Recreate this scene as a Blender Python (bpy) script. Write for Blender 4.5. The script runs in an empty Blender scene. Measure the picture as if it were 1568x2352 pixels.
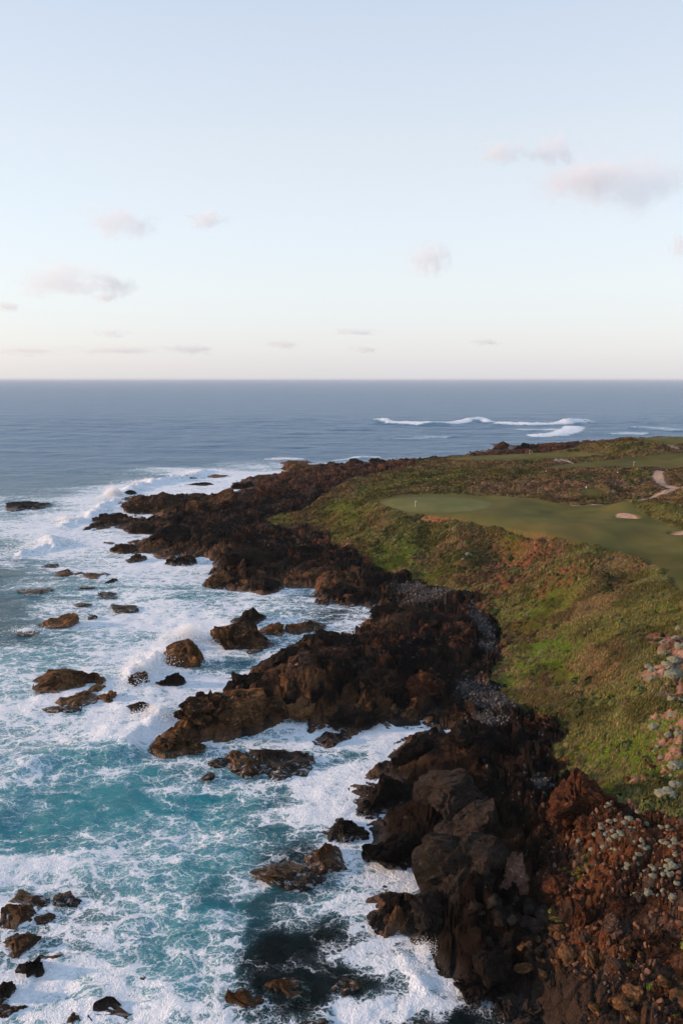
import bpy, bmesh, math, random
import numpy as np
R = math.radians
sc = bpy.context.scene
col = sc.collection
random.seed(4); rng = np.random.default_rng(7)

# ------------------------------------------------------------------ camera
CAMZ, FPX, CX, CY = 60.0, 1698.7, 784.0, 1176.0      # drone 60 m over the sea
PITCH = math.atan((1176.0 - 869.0) / FPX)
cam = bpy.data.cameras.new('camera'); cam.sensor_fit = 'VERTICAL'; cam.sensor_height = 36.0; cam.lens = 26.0
cam.clip_start = 0.5; cam.clip_end = 200000
camo = bpy.data.objects.new('camera', cam); col.objects.link(camo)
camo.location = (0, 0, CAMZ); camo.rotation_euler = (R(90) - PITCH, 0, 0)
sc.camera = camo

# ------------------------------------------------------------------ world, sun, exposure
SUN_EL, SUN_AZ = 12.0, -88.0                           # low in the west, left of the view
w = bpy.data.worlds.new("World"); sc.world = w; w.use_nodes = True
nt = w.node_tree; nt.nodes.clear()
wo = nt.nodes.new('ShaderNodeOutputWorld'); add = nt.nodes.new('ShaderNodeAddShader')
b1 = nt.nodes.new('ShaderNodeBackground'); b2 = nt.nodes.new('ShaderNodeBackground')
sky = nt.nodes.new('ShaderNodeTexSky'); sky.sky_type = 'NISHITA'; sky.sun_disc = False
sky.sun_elevation = R(SUN_EL); sky.sun_rotation = R(SUN_AZ); sky.dust_density = .6; sky.ozone_density = 1.0
b1.inputs[1].default_value = 0.05
tc = nt.nodes.new('ShaderNodeTexCoord'); sx = nt.nodes.new('ShaderNodeSeparateXYZ'); ramp = nt.nodes.new('ShaderNodeValToRGB')
stops = [(0.0, (.55, .575, .66)), (0.018, (.58, .585, .67)), (0.05, (.645, .645, .70)), (0.11, (.71, .725, .755)), (0.19, (.69, .735, .79)),
         (0.28, (.655, .70, .755)), (0.42, (.55, .62, .74)), (0.7, (.40, .50, .68)), (1.0, (.32, .42, .60))]
while len(ramp.color_ramp.elements) < len(stops): ramp.color_ramp.elements.new(0.5)
for e, (p, c) in zip(ramp.color_ramp.elements, stops): e.position = p; e.color = (*c, 1)
L = nt.links.new
L(tc.outputs['Generated'], sx.inputs[0]); L(sx.outputs['Z'], ramp.inputs[0]); L(ramp.outputs[0], b2.inputs[0])
L(sky.outputs[0], b1.inputs[0]); L(b1.outputs[0], add.inputs[0]); L(b2.outputs[0], add.inputs[1]); L(add.outputs[0], wo.inputs[0])
sun = bpy.data.lights.new('sun', 'SUN'); sun.energy = 5.0; sun.angle = R(3); sun.color = (1.0, .64, .42)
suno = bpy.data.objects.new('sun', sun); col.objects.link(suno)
a_ = R(SUN_AZ); sd = np.array([math.sin(a_) * math.cos(R(SUN_EL)), math.cos(a_) * math.cos(R(SUN_EL)), math.sin(R(SUN_EL))])
from mathutils import Vector
suno.rotation_euler = Vector(sd).to_track_quat('Z', 'Y').to_euler()
vs = sc.view_settings; vs.view_transform = 'Standard'; vs.look = 'None'; vs.exposure = 0.0; vs.gamma = 1.0; vs.use_curve_mapping = False
sc.cycles.max_bounces = 5; sc.cycles.diffuse_bounces = 2; sc.cycles.glossy_bounces = 2; sc.cycles.transparent_max_bounces = 6
sc.cycles.volume_bounces = 3; sc.cycles.use_denoising = True

# ------------------------------------------------------------------ numeric helpers
sp, cp = math.sin(PITCH), math.cos(PITCH)
def ray(vx, vy):
    a, b = (vx - CX) / FPX, -(vy - CY) / FPX
    return np.array([a, cp + b * sp, -sp + b * cp])
def P(vx, vy, z=0.0):                                 # the point at height z seen at (vx, vy)
    d = ray(vx, vy); t = (z - CAMZ) / d[2]
    return np.array([d[0] * t, d[1] * t, z])
def hsh(ix, iy, iz, seed):
    M = np.uint32
    h = (ix.astype(np.int64) * 374761393 + iy.astype(np.int64) * 668265263 + iz.astype(np.int64) * 2147483647 + seed * 974634777) & 0xffffffff
    h = h.astype(np.uint64)
    h = ((h ^ (h >> np.uint64(13))) * np.uint64(1274126177)) & np.uint64(0xffffffff)
    h = ((h ^ (h >> np.uint64(16))) * np.uint64(2246822519)) & np.uint64(0xffffffff)
    h = h ^ (h >> np.uint64(15))
    return (h & np.uint64(0xffffff)).astype(np.float64) / 16777215.0
def vnoise(x, y, seed=0):
    ix, iy = np.floor(x), np.floor(y); fx, fy = x - ix, y - iy
    fx = fx * fx * fx * (fx * (fx * 6 - 15) + 10); fy = fy * fy * fy * (fy * (fy * 6 - 15) + 10)
    z = np.zeros_like(ix)
    a, b = hsh(ix, iy, z, seed), hsh(ix + 1, iy, z, seed); c, d = hsh(ix, iy + 1, z, seed), hsh(ix + 1, iy + 1, z, seed)
    return (a + (b - a) * fx) * (1 - fy) + (c + (d - c) * fx) * fy
def fbm(x, y, seed=0, o=4):
    s, a, t = 0.0, 1.0, 0.0
    for k in range(o):
        s = s + a * vnoise(x, y, seed + k * 17); t += a; a *= .5; x, y = x * 2.03 + 5.1, y * 2.03 - 3.7
    return s / t
def vnoise3(p, seed=0):
    i = np.floor(p); f = p - i; f = f * f * (3 - 2 * f); s = 0
    for dx in (0, 1):
        for dy in (0, 1):
            for dz in (0, 1):
                wt = (f[:, 0] if dx else 1 - f[:, 0]) * (f[:, 1] if dy else 1 - f[:, 1]) * (f[:, 2] if dz else 1 - f[:, 2])
                s = s + wt * hsh(i[:, 0] + dx, i[:, 1] + dy, i[:, 2] + dz, seed)
    return s
def sstep(a, b, x):
    t = np.clip((x - a) / (b - a), 0, 1); return t * t * (3 - 2 * t)
def blocks(x, y, cell, ang, an, seed, tilt=1.0):
    """angular blocks: every cell is a tilted facet; returns (height about -1..1, crack 0..1)"""
    c, s = math.cos(ang), math.sin(ang)
    u = (x * c + y * s) / (cell * an); v = (-x * s + y * c) / cell
    u, v = u + .55 * (vnoise(u * 1.3, v * 1.3, seed + 91) - .5), v + .55 * (vnoise(u * 1.3 + 9, v * 1.3, seed + 92) - .5)
    iu, iv = np.floor(u), np.floor(v); z = np.zeros_like(u)
    f1 = np.full_like(u, 9.0); f2 = np.full_like(u, 9.0); hh = np.zeros_like(u)
    for du in (-1, 0, 1):
        for dv in (-1, 0, 1):
            ju, jv = iu + du, iv + dv
            ou = ju + .1 + .8 * hsh(ju, jv, z, seed) - u; ov = jv + .1 + .8 * hsh(ju, jv, z, seed + 1) - v
            d = ou * ou + ov * ov
            hc = (hsh(ju, jv, z, seed + 2) - .5) * 1.6 - tilt * (ou * (hsh(ju, jv, z, seed + 3) - .5) + ov * (hsh(ju, jv, z, seed + 4) - .35)) * 1.8
            m = d < f1
            f2 = np.where(m, f1, np.minimum(f2, d)); f1 = np.where(m, d, f1); hh = np.where(m, hc, hh)
    return hh, 1 - sstep(.0, .16, np.sqrt(f2) - np.sqrt(f1))
def poly_sd(px, py, poly):
    """signed distance to a closed polygon, positive inside"""
    px = px.ravel(); py = py.ravel(); d = np.full(px.shape, 1e18); ins = np.zeros(px.shape, bool); n = len(poly)
    for k in range(n):
        ax, ay = poly[k][0], poly[k][1]; bx, by = poly[(k + 1) % n][0], poly[(k + 1) % n][1]
        ex, ey = bx - ax, by - ay; wx, wy = px - ax, py - ay
        t = np.clip((wx * ex + wy * ey) / (ex * ex + ey * ey + 1e-9), 0, 1)
        dx, dy = wx - ex * t, wy - ey * t; d = np.minimum(d, dx * dx + dy * dy)
        if ay != by:
            cnd = (ay > py) != (by > py); ins ^= cnd & (px < (bx - ax) * (py - ay) / (by - ay) + ax)
    return np.where(ins, 1, -1) * np.sqrt(d)
def line_d(px, py, pts):
    d = np.full(px.shape, 1e18); tt = np.zeros(px.shape); n = len(pts) - 1
    for k in range(n):
        ax, ay = pts[k][:2]; bx, by = pts[k + 1][:2]; ex, ey = bx - ax, by - ay
        t = np.clip(((px - ax) * ex + (py - ay) * ey) / (ex * ex + ey * ey + 1e-9), 0, 1)
        q = (px - ax - ex * t) ** 2 + (py - ay - ey * t) ** 2; m = q < d
        d = np.where(m, q, d); tt = np.where(m, (k + t) / n, tt)
    return np.sqrt(d), tt

# ------------------------------------------------------------------ materials
def mat(name):
    m = bpy.data.materials.new(name); m.use_nodes = True; m.node_tree.nodes.clear(); return m, NT(m.node_tree)
class NT:
    def __init__(s, t): s.t = t; s.out = t.nodes.new('ShaderNodeOutputMaterial')
    def n(s, typ, **k):
        nd = s.t.nodes.new(typ)
        for a, b in k.items(): setattr(nd, a, b)
        return nd
    def set(s, nd, key, v):
        if v is None: return
        i = nd.inputs[key]
        if hasattr(v, 'is_output') or isinstance(v, bpy.types.NodeSocket): s.t.links.new(v, i)
        else:
            if isinstance(v, tuple) and len(v) == 3 and i.type == 'RGBA': v = (*v, 1)
            i.default_value = v
    def math(s, op, a, b=None, c=None, clamp=False):
        nd = s.n('ShaderNodeMath', operation=op, use_clamp=clamp); s.set(nd, 0, a); s.set(nd, 1, b); s.set(nd, 2, c); return nd.outputs[0]
    def mix(s, f, a, b, mode='MIX'):
        nd = s.n('ShaderNodeMix', data_type='RGBA', blend_type=mode); s.set(nd, 0, f); s.set(nd, 6, a); s.set(nd, 7, b); return nd.outputs[2]
    def attr(s, name, typ='GEOMETRY', out='Color'):
        nd = s.n('ShaderNodeAttribute', attribute_name=name, attribute_type=typ); return nd.outputs[out]
    def noise(s, vec, scale, detail=4, rough=.55, dist=0.0, out='Fac'):
        nd = s.n('ShaderNodeTexNoise'); s.set(nd, 'Vector', vec); s.set(nd, 'Scale', scale); s.set(nd, 'Detail', detail); s.set(nd, 'Roughness', rough); s.set(nd, 'Distortion', dist); return nd.outputs[out]
    def voro(s, vec, scale, feature='DISTANCE_TO_EDGE', out='Distance', rnd=1.0):
        nd = s.n('ShaderNodeTexVoronoi', feature=feature); s.set(nd, 'Vector', vec); s.set(nd, 'Scale', scale); s.set(nd, 'Randomness', rnd); return nd.outputs[out]
    def rng(s, v, a, b, c=0.0, d=1.0, smooth=True):
        nd = s.n('ShaderNodeMapRange', interpolation_type='SMOOTHSTEP' if smooth else 'LINEAR'); s.set(nd, 0, v); s.set(nd, 1, a); s.set(nd, 2, b); s.set(nd, 3, c); s.set(nd, 4, d); return nd.outputs[0]
    def vec(s, op, a, b=None, scale=None):
        nd = s.n('ShaderNodeVectorMath', operation=op); s.set(nd, 0, a); s.set(nd, 1, b)
        if scale is not None: s.set(nd, 'Scale', scale)
        return nd.outputs[0]
    def mapping(s, v, rot=(0, 0, 0), scale=(1, 1, 1)):
        nd = s.n('ShaderNodeMapping'); s.set(nd, 0, v); nd.inputs['Rotation'].default_value = rot; nd.inputs['Scale'].default_value = scale; return nd.outputs[0]
    def pos(s): return s.n('ShaderNodeNewGeometry').outputs['Position']
    def bump(s, h, strength, dist, nrm=None):
        nd = s.n('ShaderNodeBump'); s.set(nd, 'Height', h); s.set(nd, 'Strength', strength); s.set(nd, 'Distance', dist); s.set(nd, 'Normal', nrm); return nd.outputs[0]
    def bsdf(s, color, rough=.85, normal=None, spec=.3, **kw):
        nd = s.n('ShaderNodeBsdfPrincipled'); s.set(nd, 'Base Color', color); s.set(nd, 'Roughness', rough); s.set(nd, 'Normal', normal); s.set(nd, 'Specular IOR Level', spec)
        for k, v in kw.items(): s.set(nd, k, v)
        return nd.outputs[0]
    def done(s, sh): s.t.links.new(sh, s.out.inputs['Surface'])
MATS = {}
def rock_material(name, dark, mid, lichen, lam, wet=0.35):
    m, n = mat(name); p = n.pos()
    big = n.noise(p, .35, 5, .6); fine = n.noise(p, 2.2, 9, .72); grit = n.noise(p, 9.0, 5, .7); oi = n.n('ShaderNodeObjectInfo').outputs['Random']
    stra = n.noise(n.mapping(p, (.55, .35, 1.1), (.5, 2.6, 2.6)), .9, 7, .68)
    c = n.mix(n.rng(n.math('ADD', n.math('ADD', n.math('MULTIPLY', big, .6), n.math('MULTIPLY', stra, .4)), n.math('MULTIPLY', n.math('SUBTRACT', oi, .5), .25)), .38, .62), dark, mid)
    c = n.mix(n.rng(n.noise(p, 1.1, 7, .7), .70 - lam, .76 - lam * .6), c, lichen)
    c = n.mix(.9, c, n.mix(n.rng(fine, .25, .75, 0, 1, False), (.3, .3, .3), (1.7, 1.7, 1.7)), 'MULTIPLY'); c = n.mix(.5, c, n.mix(grit, (.3, .3, .3), (1.7, 1.7, 1.7)), 'MULTIPLY')
    z = n.n('ShaderNodeSeparateXYZ'); n.set(z, 0, p); wt = n.rng(n.math('ADD', z.outputs[2], n.math('MULTIPLY', big, 1.2)), .7, 2.0, 1.0, 0.0)   # wet by the waves
    c = n.mix(n.math('MULTIPLY', wt, .25), c, (.05, .028, .013))
    ro = n.math('SUBTRACT', .85, n.math('MULTIPLY', wt, wet))
    cr = n.voro(n.mapping(n.vec('ADD', p, n.vec('SCALE', n.noise(p, .8, 4, .65, out='Color'), scale=1.5)), (0.5, .3, 1.1), (.6, 1.3, 1.1)), .5)
    cr2 = n.voro(n.mapping(n.vec('ADD', p, n.vec('SCALE', n.noise(p, 2.0, 3, .65, out='Color'), scale=.5)), (0.4, .2, .9), (.6, 1.3, 1.2)), 1.5)
    h = n.math('ADD', n.math('ADD', n.math('MULTIPLY', n.rng(cr, 0, .05), .5), n.math('MULTIPLY', n.rng(cr2, 0, .07), .16)), n.math('ADD', n.math('MULTIPLY', fine, .7), n.math('ADD', n.math('MULTIPLY', stra, .25), n.math('MULTIPLY', grit, .12))))
    # sea foam left lying on the low ledges
    fl = n.noise(n.mapping(p, (0, 0, .5), (.6, 1.5, 1)), 1.5, 7, .68, .6); lowz = n.rng(n.math('ADD', z.outputs[2], n.math('MULTIPLY', stra, 1.4)), .75, 1.5, 1.0, 0.0)
    fmk = n.math('MULTIPLY', n.rng(fl, .53, .62), lowz); c = n.mix(n.math('MULTIPLY', fmk, .85), c, (.74, .78, .82))
    n.done(n.bsdf(c, ro, n.bump(h, 1.0, .9), n.math('ADD', .04, n.math('MULTIPLY', wt, .3)))); MATS[name] = m; return m
rock_material('rock_black', (.0095, .008, .0075), (.030, .021, .016), (.085, .045, .025), .08)
rock_material('rock_brown', (.036, .022, .013), (.21, .104, .046), (.32, .175, .08), .14)
rock_material('rock_kelp', (.022, .013, .006), (.085, .038, .012), (.13, .068, .022), .12, .5)
rock_material('rock_red', (.030, .017, .012), (.10, .040, .021), (.25, .075, .022), .14)
rock_material('rock_grey', (.024, .0195, .0165), (.066, .049, .039), (.13, .085, .06), .08)
rock_material('rock_pink', (.11, .065, .048), (.22, .125, .09), (.34, .22, .16), .12)

m, n = mat('land'); p = n.pos(); cl = n.attr('Col'); rk = n.attr('rock', out='Fac')
fine = n.noise(p, 1.5, 9, .72); micro = n.noise(p, 6.0, 6, .72)
c = n.mix(.9, cl, n.mix(n.rng(fine, .25, .75, 0, 1, False), (.35, .35, .35), (1.65, 1.65, 1.65)), 'MULTIPLY')
c = n.mix(n.math('MULTIPLY', .6, rk), c, n.mix(micro, (.3, .3, .3), (1.7, 1.7, 1.7)), 'MULTIPLY')
stra = n.noise(n.mapping(p, (.5, .3, 1.1), (.45, 2.4, 2.4)), .8, 8, .7)
cr = n.voro(n.mapping(n.vec('ADD', p, n.vec('SCALE', n.noise(p, .7, 4, .65, out='Color'), scale=1.8)), (.5, .2, 1.1), (.6, 1.3, 1.2)), .5)
h = n.math('ADD', n.math('MULTIPLY', n.math('ADD', n.math('MULTIPLY', n.rng(cr, 0, .05), .45), n.math('ADD', n.math('MULTIPLY', stra, .3), n.math('MULTIPLY', micro, .16))), rk), n.math('MULTIPLY', fine, n.math('ADD', .12, n.math('MULTIPLY', rk, .5))))
z = n.n('ShaderNodeSeparateXYZ'); n.set(z, 0, p); wt = n.math('MULTIPLY', n.rng(z.outputs[2], .3, 1.8, 1.0, 0.0), rk)
n.done(n.bsdf(c, n.math('SUBTRACT', .9, n.math('MULTIPLY', wt, .42)), n.bump(h, 1.0, .8), n.math('ADD', .04, n.math('MULTIPLY', wt, .3)))); MATS['land'] = m

m, n = mat('mown_turf'); p = n.pos(); cl = n.attr('Col')
c = n.mix(.55, cl, n.mix(n.noise(n.mapping(p, (0, 0, .5), (1, .35, 1)), .25, 5, .6), (.6, .6, .6), (1.4, 1.4, 1.4)), 'MULTIPLY')
c = n.mix(.4, c, n.mix(n.noise(p, 3.0, 4, .7), (.5, .5, .5), (1.5, 1.5, 1.5)), 'MULTIPLY')
n.done(n.bsdf(c, 1.0, n.bump(n.noise(p, 5, 3, .7), .4, .1), .04)); MATS['turf'] = m

m, n = mat('plant'); tint = n.attr('tint', 'INSTANCER'); lc = n.attr('leaf')
c = n.mix(1.0, tint, lc, 'MULTIPLY')
n.done(n.bsdf(c, .9, None, .05)); MATS['plant'] = m
m, n = mat('cushion_leaf'); p = n.pos()
c = n.mix(n.noise(p, 3.2, 4, .6), (.10, .105, .07), (.22, .225, .165)); lc = n.attr('leaf'); c = n.mix(1.0, c, lc, 'MULTIPLY')
n.done(n.bsdf(c, .85, None, .15)); MATS['cushion'] = m
def plain(name, color, rough=.7, **kw):
    m, n = mat(name); p = n.pos(); c = n.mix(.5, color, n.mix(n.noise(p, 4, 4), (.75, .75, .75), (1.25, 1.25, 1.25)), 'MULTIPLY')
    n.done(n.bsdf(c, rough, None, .3, **kw)); MATS[name] = m
plain('white_paint', (.78, .78, .74), .5); plain('flag_cloth', (.85, .84, .70), .8); plain('wood', (.30, .26, .21), .8)
plain('spray_white', (.86, .87, .88), .6)

# ------------------------------------------------------------------ mesh helpers
def fast_mesh(name, V, F, smooth=True):
    """V (n,3) array, F (m,k) int array"""
    V = np.asarray(V, np.float32); F = np.asarray(F, np.int32); k = F.shape[1]
    me = bpy.data.meshes.new(name); me.vertices.add(len(V)); me.vertices.foreach_set('co', V.ravel())
    me.loops.add(F.size); me.loops.foreach_set('vertex_index', F.ravel())
    me.polygons.add(len(F)); me.polygons.foreach_set('loop_start', np.arange(0, F.size, k, dtype=np.int32))
    me.update(calc_edges=True)
    if smooth: me.polygons.foreach_set('use_smooth', np.ones(len(F), bool))
    return me
def set_attr(me, name, arr):
    arr = np.asarray(arr, np.float32)
    if arr.ndim == 2:
        a = me.attributes.new(name, 'FLOAT_COLOR', 'POINT'); a.data.foreach_set('color', np.concatenate([arr, np.ones((len(arr), 1), np.float32)], 1).ravel())
    else:
        a = me.attributes.new(name, 'FLOAT', 'POINT'); a.data.foreach_set('value', arr)
def link(name, me, material=None, parent=None, loc=(0, 0, 0), rot=(0, 0, 0), scale=(1, 1, 1)):
    o = bpy.data.objects.new(name, me); col.objects.link(o); o.location = loc; o.rotation_euler = rot; o.scale = scale
    if material is not None and me is not None and not me.materials: me.materials.append(MATS[material])
    if parent: o.parent = parent
    return o
def tag(o, label=None, cat=None, group=None, kind=None):
    if label: o['label'] = label
    if cat: o['category'] = cat
    if group: o['group'] = group
    if kind: o['kind'] = kind
    return o
def sub_mesh(name, V, F, keep, attrs, material):
    f = F[keep]; used = np.unique(f); remap = np.full(len(V), -1, np.int32); remap[used] = np.arange(len(used))
    me = fast_mesh(name, V[used], remap[f])
    for k, a in attrs.items(): set_attr(me, k, a[used])
    return link(name, me, material)

# ------------------------------------------------------------------ coast, heights
COAST_V = [(1700, 1002), (1500, 1003), (1340, 1012), (1240, 1021), (1180, 1024), (1122, 1018), (1135, 1030), (1072, 1039), (1085, 1046), (1030, 1050), (960, 1056), (905, 1052), (868, 1056),
 (880, 1066), (842, 1058), (815, 1056), (790, 1064), (700, 1060), (629, 1062), (665, 1078), (613, 1096), (560, 1096), (530, 1106), (548, 1128), (499, 1137), (416, 1135), (350, 1140), (300, 1136),
 (265, 1148), (275, 1168), (330, 1176), (374, 1189), (330, 1186), (260, 1178), (225, 1190), (179, 1220), (208, 1226), (260, 1210), (300, 1222), (348, 1226), (330, 1240), (239, 1247),
 (291, 1262), (312, 1290), (343, 1275), (395, 1291), (463, 1281), (483, 1298), (468, 1330), (457, 1350), (520, 1356), (603, 1366), (660, 1352), (717, 1354), (722, 1378), (775, 1390), (835, 1402),
 (830, 1420), (790, 1438), (749, 1449), (676, 1467), (624, 1507), (582, 1522), (504, 1558), (515, 1590), (468, 1618), (390, 1668), (333, 1712), (333, 1735), (400, 1740), (457, 1711),
 (499, 1703), (572, 1696), (640, 1672), (668, 1654), (690, 1664), (707, 1701), (749, 1716), (811, 1701), (850, 1680), (896, 1672), (860, 1711), (892, 1737), (980, 1756), (940, 1756), (887, 1744), (825, 1775), (792, 1800),
 (783, 1850), (830, 1844), (925, 1846), (924, 1866), (872, 1878), (800, 1872), (738, 1888), (762, 1925), (820, 1905), (845, 1912), (850, 1950), (887, 1977), (958, 1998), (985, 2024), (1043, 2060),
 (1030, 2076), (986, 2044), (925, 2042), (882, 2029), (842, 2045), (826, 2092), (858, 2115), (884, 2150), (955, 2150), (972, 2172), (990, 2205), (998, 2239), (1038, 2250), (1116, 2291), (1220, 2338), (1250, 2370), (1330, 2480)]
coast = [P(x, y) for x, y in COAST_V]
coast = [(900, 760), ] + [(q[0], q[1]) for q in coast] + [(30, 15), (900, 15)]
HV = [(560,1600,5),(700,1550,6),(850,1520,5.5),(1000,1540,5),(1050,1480,4),(900,1450,4),(640,1540,3.5),(480,1640,4),(400,1690,2.5),(1120,1600,3),(1080,1560,3.2),(1130,1470,3.5),(1100,1420,3.5),(1000,1370,4),(930,1350,3.5),
 (880,1310,4),(1000,1720,4),(1120,1700,4.5),(1180,1760,5),(900,1790,4.5),(1060,1830,7),(1100,1940,8.5),(1180,1850,6.5),(950,1900,4),(1200,2010,5),(1150,2150,3),(1100,2220,2.6),(1250,2150,3.6),(1300,2250,4),
 (1400,2300,4.5),(1500,2250,6),(1560,2340,5),(1300,1830,9),(1400,1880,11),(1500,1950,11.5),(1568,1900,12),(1560,2050,10.5),(1450,2050,9),(1300,1950,7.5),(1320,2080,5.5),(1480,2150,7.5),(1230,1900,6),
 (1250,1560,5),(1350,1580,7),(1200,1500,5),(1300,1700,7),(1250,1640,5),(1400,1770,9),(1500,1760,11),(1520,1840,11.5),(1400,1600,9),(1450,1500,12),(1350,1450,9),(1250,1420,7),(1200,1380,6.5),(1500,1560,13.5),
 (1540,1650,14.5),(1568,1500,17),(1500,1450,14.5),(1568,1720,14),(1300,1330,12),(1180,1300,8),(1080,1340,6),(1400,1330,14.5),(1480,1360,15.5),(1535,1345,17.8),(1500,1300,17.6),(1400,1275,17),(1300,1250,16.5),
 (1230,1235,16),(1150,1212,15),(1060,1192,14.5),(960,1183,13.8),(880,1162,13),(870,1150,13),(1050,1240,10.5),(1050,1300,6.5),(900,1230,8.5),(900,1290,5),(800,1200,7.5),(760,1250,4),(700,1200,5),(650,1230,3.5),
 (700,1150,8),(750,1130,10),(800,1100,11),(900,1090,13),(1000,1070,14.5),(850,1140,12.5),(350,1150,3),(450,1170,5),(550,1190,5),(400,1220,4),(500,1240,5),(600,1250,4),(560,1300,4),(620,1340,3.5),(700,1335,3),
 (750,1310,4),(800,1365,3),(600,1130,3),(620,1100,3),(720,1080,4),(800,1075,5),(700,1110,5),(950,1137,14),(1100,1140,14.5),(1250,1150,15.5),(1330,1168,16),(1400,1180,17),(1480,1195,18),(1568,1225,18.5),
 (1568,1290,18.5),(1450,1240,17.5),(1250,1190,15.5),(1000,1110,15.5),(1100,1100,17),(1250,1110,18),(1400,1110,18.5),(1500,1120,19),(1568,1130,20),(1568,1160,19.5),(1420,1150,17.5),(1050,1052,15),(1120,1060,16),
 (1250,1050,17),(1330,1045,18),(1400,1065,18),(1500,1060,19),(1568,1060,20),(1300,1060,17.5),(1420,1018,24),(1340,1030,20),(1500,1008,24.5),(1568,1004,25),(1568,1030,21.5),(1240,1030,3),(1180,1035,3),(1300,1020,3),(940,2085,3.8),(1000,2105,4.0),(885,2065,2.8),(900,2110,2.4),(800,1890,2.4),(1010,2200,2.8),(965,2165,2.4),(230,1193,1.8),(300,1204,1.8),(300,1250,1.8),(690,1690,2.2),(865,1925,3.2),(1060,2265,2.6),(1400,1350,13.5),(1450,1390,14),(1540,1400,17)]
ctr = np.array([P(x, y, z) for x, y, z in HV] + [P(x, y) for x, y in COAST_V[2:-2:2]] + [np.array(q, float) for q in
      [(120, 60, 9), (160, 90, 16), (200, 150, 20), (250, 230, 22), (330, 330, 23), (420, 430, 25), (600, 500, 25), (700, 300, 25), (90, 30, 6), (500, 720, 3), (260, 640, 3), (180, 520, 12), (300, 500, 22), (450, 620, 10), (380, 560, 15)]])
def phi(r2): return np.sqrt(r2 + 16.0)
A = phi(((ctr[:, None, :2] - ctr[None, :, :2]) ** 2).sum(2)); A += np.eye(len(A)) * -0.6
RW = np.linalg.solve(np.block([[A, np.ones((len(A), 1))], [np.ones((1, len(A))), np.zeros((1, 1))]]), np.append(ctr[:, 2], 0))
def rbf(x, y):
    o = np.empty(x.size); xf, yf = x.ravel(), y.ravel()
    for s in range(0, x.size, 60000):
        q = slice(s, s + 60000)
        o[q] = phi((xf[q, None] - ctr[None, :, 0]) ** 2 + (yf[q, None] - ctr[None, :, 1]) ** 2) @ RW[:-1] + RW[-1]
    return o.reshape(x.shape)
def hit(vx, vy):                                     # where the line of sight meets the smooth land
    d = ray(vx, vy); t = np.linspace(45, 900, 3000); X, Y, Z = d[0] * t, d[1] * t, CAMZ + d[2] * t
    g = np.maximum(rbf(X, Y), 0.0); k = np.argmax(Z <= g)
    return np.array([X[k], Y[k], g[k]])
def wpoly(pts): return [tuple(hit(x, y)[:2]) for x, y in pts]
def blob(x, y, vx, vy, rx, ry, ang=0, e=.6):
    """soft patch on the ground that covers rx by ry picture units"""
    c = hit(vx, vy); dist = math.hypot(c[1], CAMZ - c[2]); k = dist / FPX; s = max(.2, (CAMZ - c[2]) / dist)
    a, b = rx * k, ry * k / s; dx, dy = x - c[0], y - c[1]
    q = np.sqrt((dx / a) ** 2 + (dy / b) ** 2); return 1 - sstep(1 - e, 1 + e, q)

# land grid: finer near, coarser far
LU = np.arange(-.36, .70, .0017); LR = [26.0]
while LR[-1] < 800: LR.append(LR[-1] * 1.0031)
LR = np.array(LR); nu, nr = len(LU), len(LR)
GX = LU[None, :] * LR[:, None]; GY = np.repeat((LR - 10)[:, None], nu, 1)
X, Y = GX.ravel(), GY.ravel()
SD = poly_sd(X, Y, coast)
SDW = SD + (fbm(X / 9, Y / 9, 3, 4) - .5) * np.clip(Y * .022, 1.0, 6.0) + (fbm(X / 2.2, Y / 2.2, 8, 3) - .5) * 1.6 * sstep(500, 80, Y)
base = rbf(X, Y)
nearland = SDW > -25

# ---- zones (all in ground coordinates)
VEG_V = [(1040,1049),(1110,1052),(1200,1042),(1330,1030),(1370,1012),(1500,1003),(1720,1003),(1720,1900),(1568,1872),(1480,1850),(1420,1838),(1300,1790),(1285,1740),(1290,1695),(1240,1650),(1190,1605),(1140,1565),(1125,1520),(1180,1494),
 (1165,1465),(1135,1420),(1112,1390),(1085,1372),(1020,1360),(920,1325),(860,1298),(835,1275),(770,1250),(730,1222),(650,1212),(590,1195),(640,1180),(690,1172),(720,1150),(760,1128),(820,1098),(900,1082),(960,1066)]
veg_poly = wpoly(VEG_V)
VSD = poly_sd(X, Y, veg_poly) + (fbm(X / 7, Y / 7, 21, 4) - .5) * 9
veg = sstep(-1.0, 2.0, VSD)
FAIR_V = [(866,1153),(905,1140),(960,1134),(1050,1136),(1120,1137),(1180,1141),(1250,1149),(1320,1160),(1400,1158),(1450,1170),(1500,1190),(1540,1212),(1640,1225),(1640,1370),(1568,1365),(1536,1345),(1534,1325),(1500,1296),(1420,1272),(1340,1252),(1260,1240),(1225,1224),(1150,1212),(1060,1193),(985,1187),(930,1180),(885,1168)]
FAR1_V = [(1026,1055),(1080,1048),(1160,1044),(1250,1040),(1340,1037),(1410,1044),(1340,1050),(1240,1057),(1150,1061),(1060,1064)]
FAR2_V = [(1270,1070),(1340,1062),(1400,1056),(1470,1048),(1568,1040),(1700,1034),(1700,1076),(1568,1080),(1480,1078),(1410,1078),(1340,1074),(1300,1078),(1240,1076)]
FAR3_V = [(1440,1008),(1500,1004),(1640,1003),(1640,1018),(1568,1019),(1500,1021),(1470,1014)]
TEE_V = [(1330,1126),(1352,1122),(1385,1126),(1400,1134),(1360,1138),(1335,1138)]
def smooth_poly(pts, it=2):
    pts = [np.array(p[:2]) for p in pts]
    for _ in range(it):
        q = []
        for k in range(len(pts)):
            a, b = pts[k], pts[(k + 1) % len(pts)]; q += [a * .75 + b * .25, a * .25 + b * .75]
        pts = q
    return [tuple(p) for p in pts]
fair_sd = [poly_sd(X, Y, smooth_poly(wpoly(v))) for v in (FAIR_V, FAR1_V, FAR2_V, FAR3_V, TEE_V)]
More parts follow.
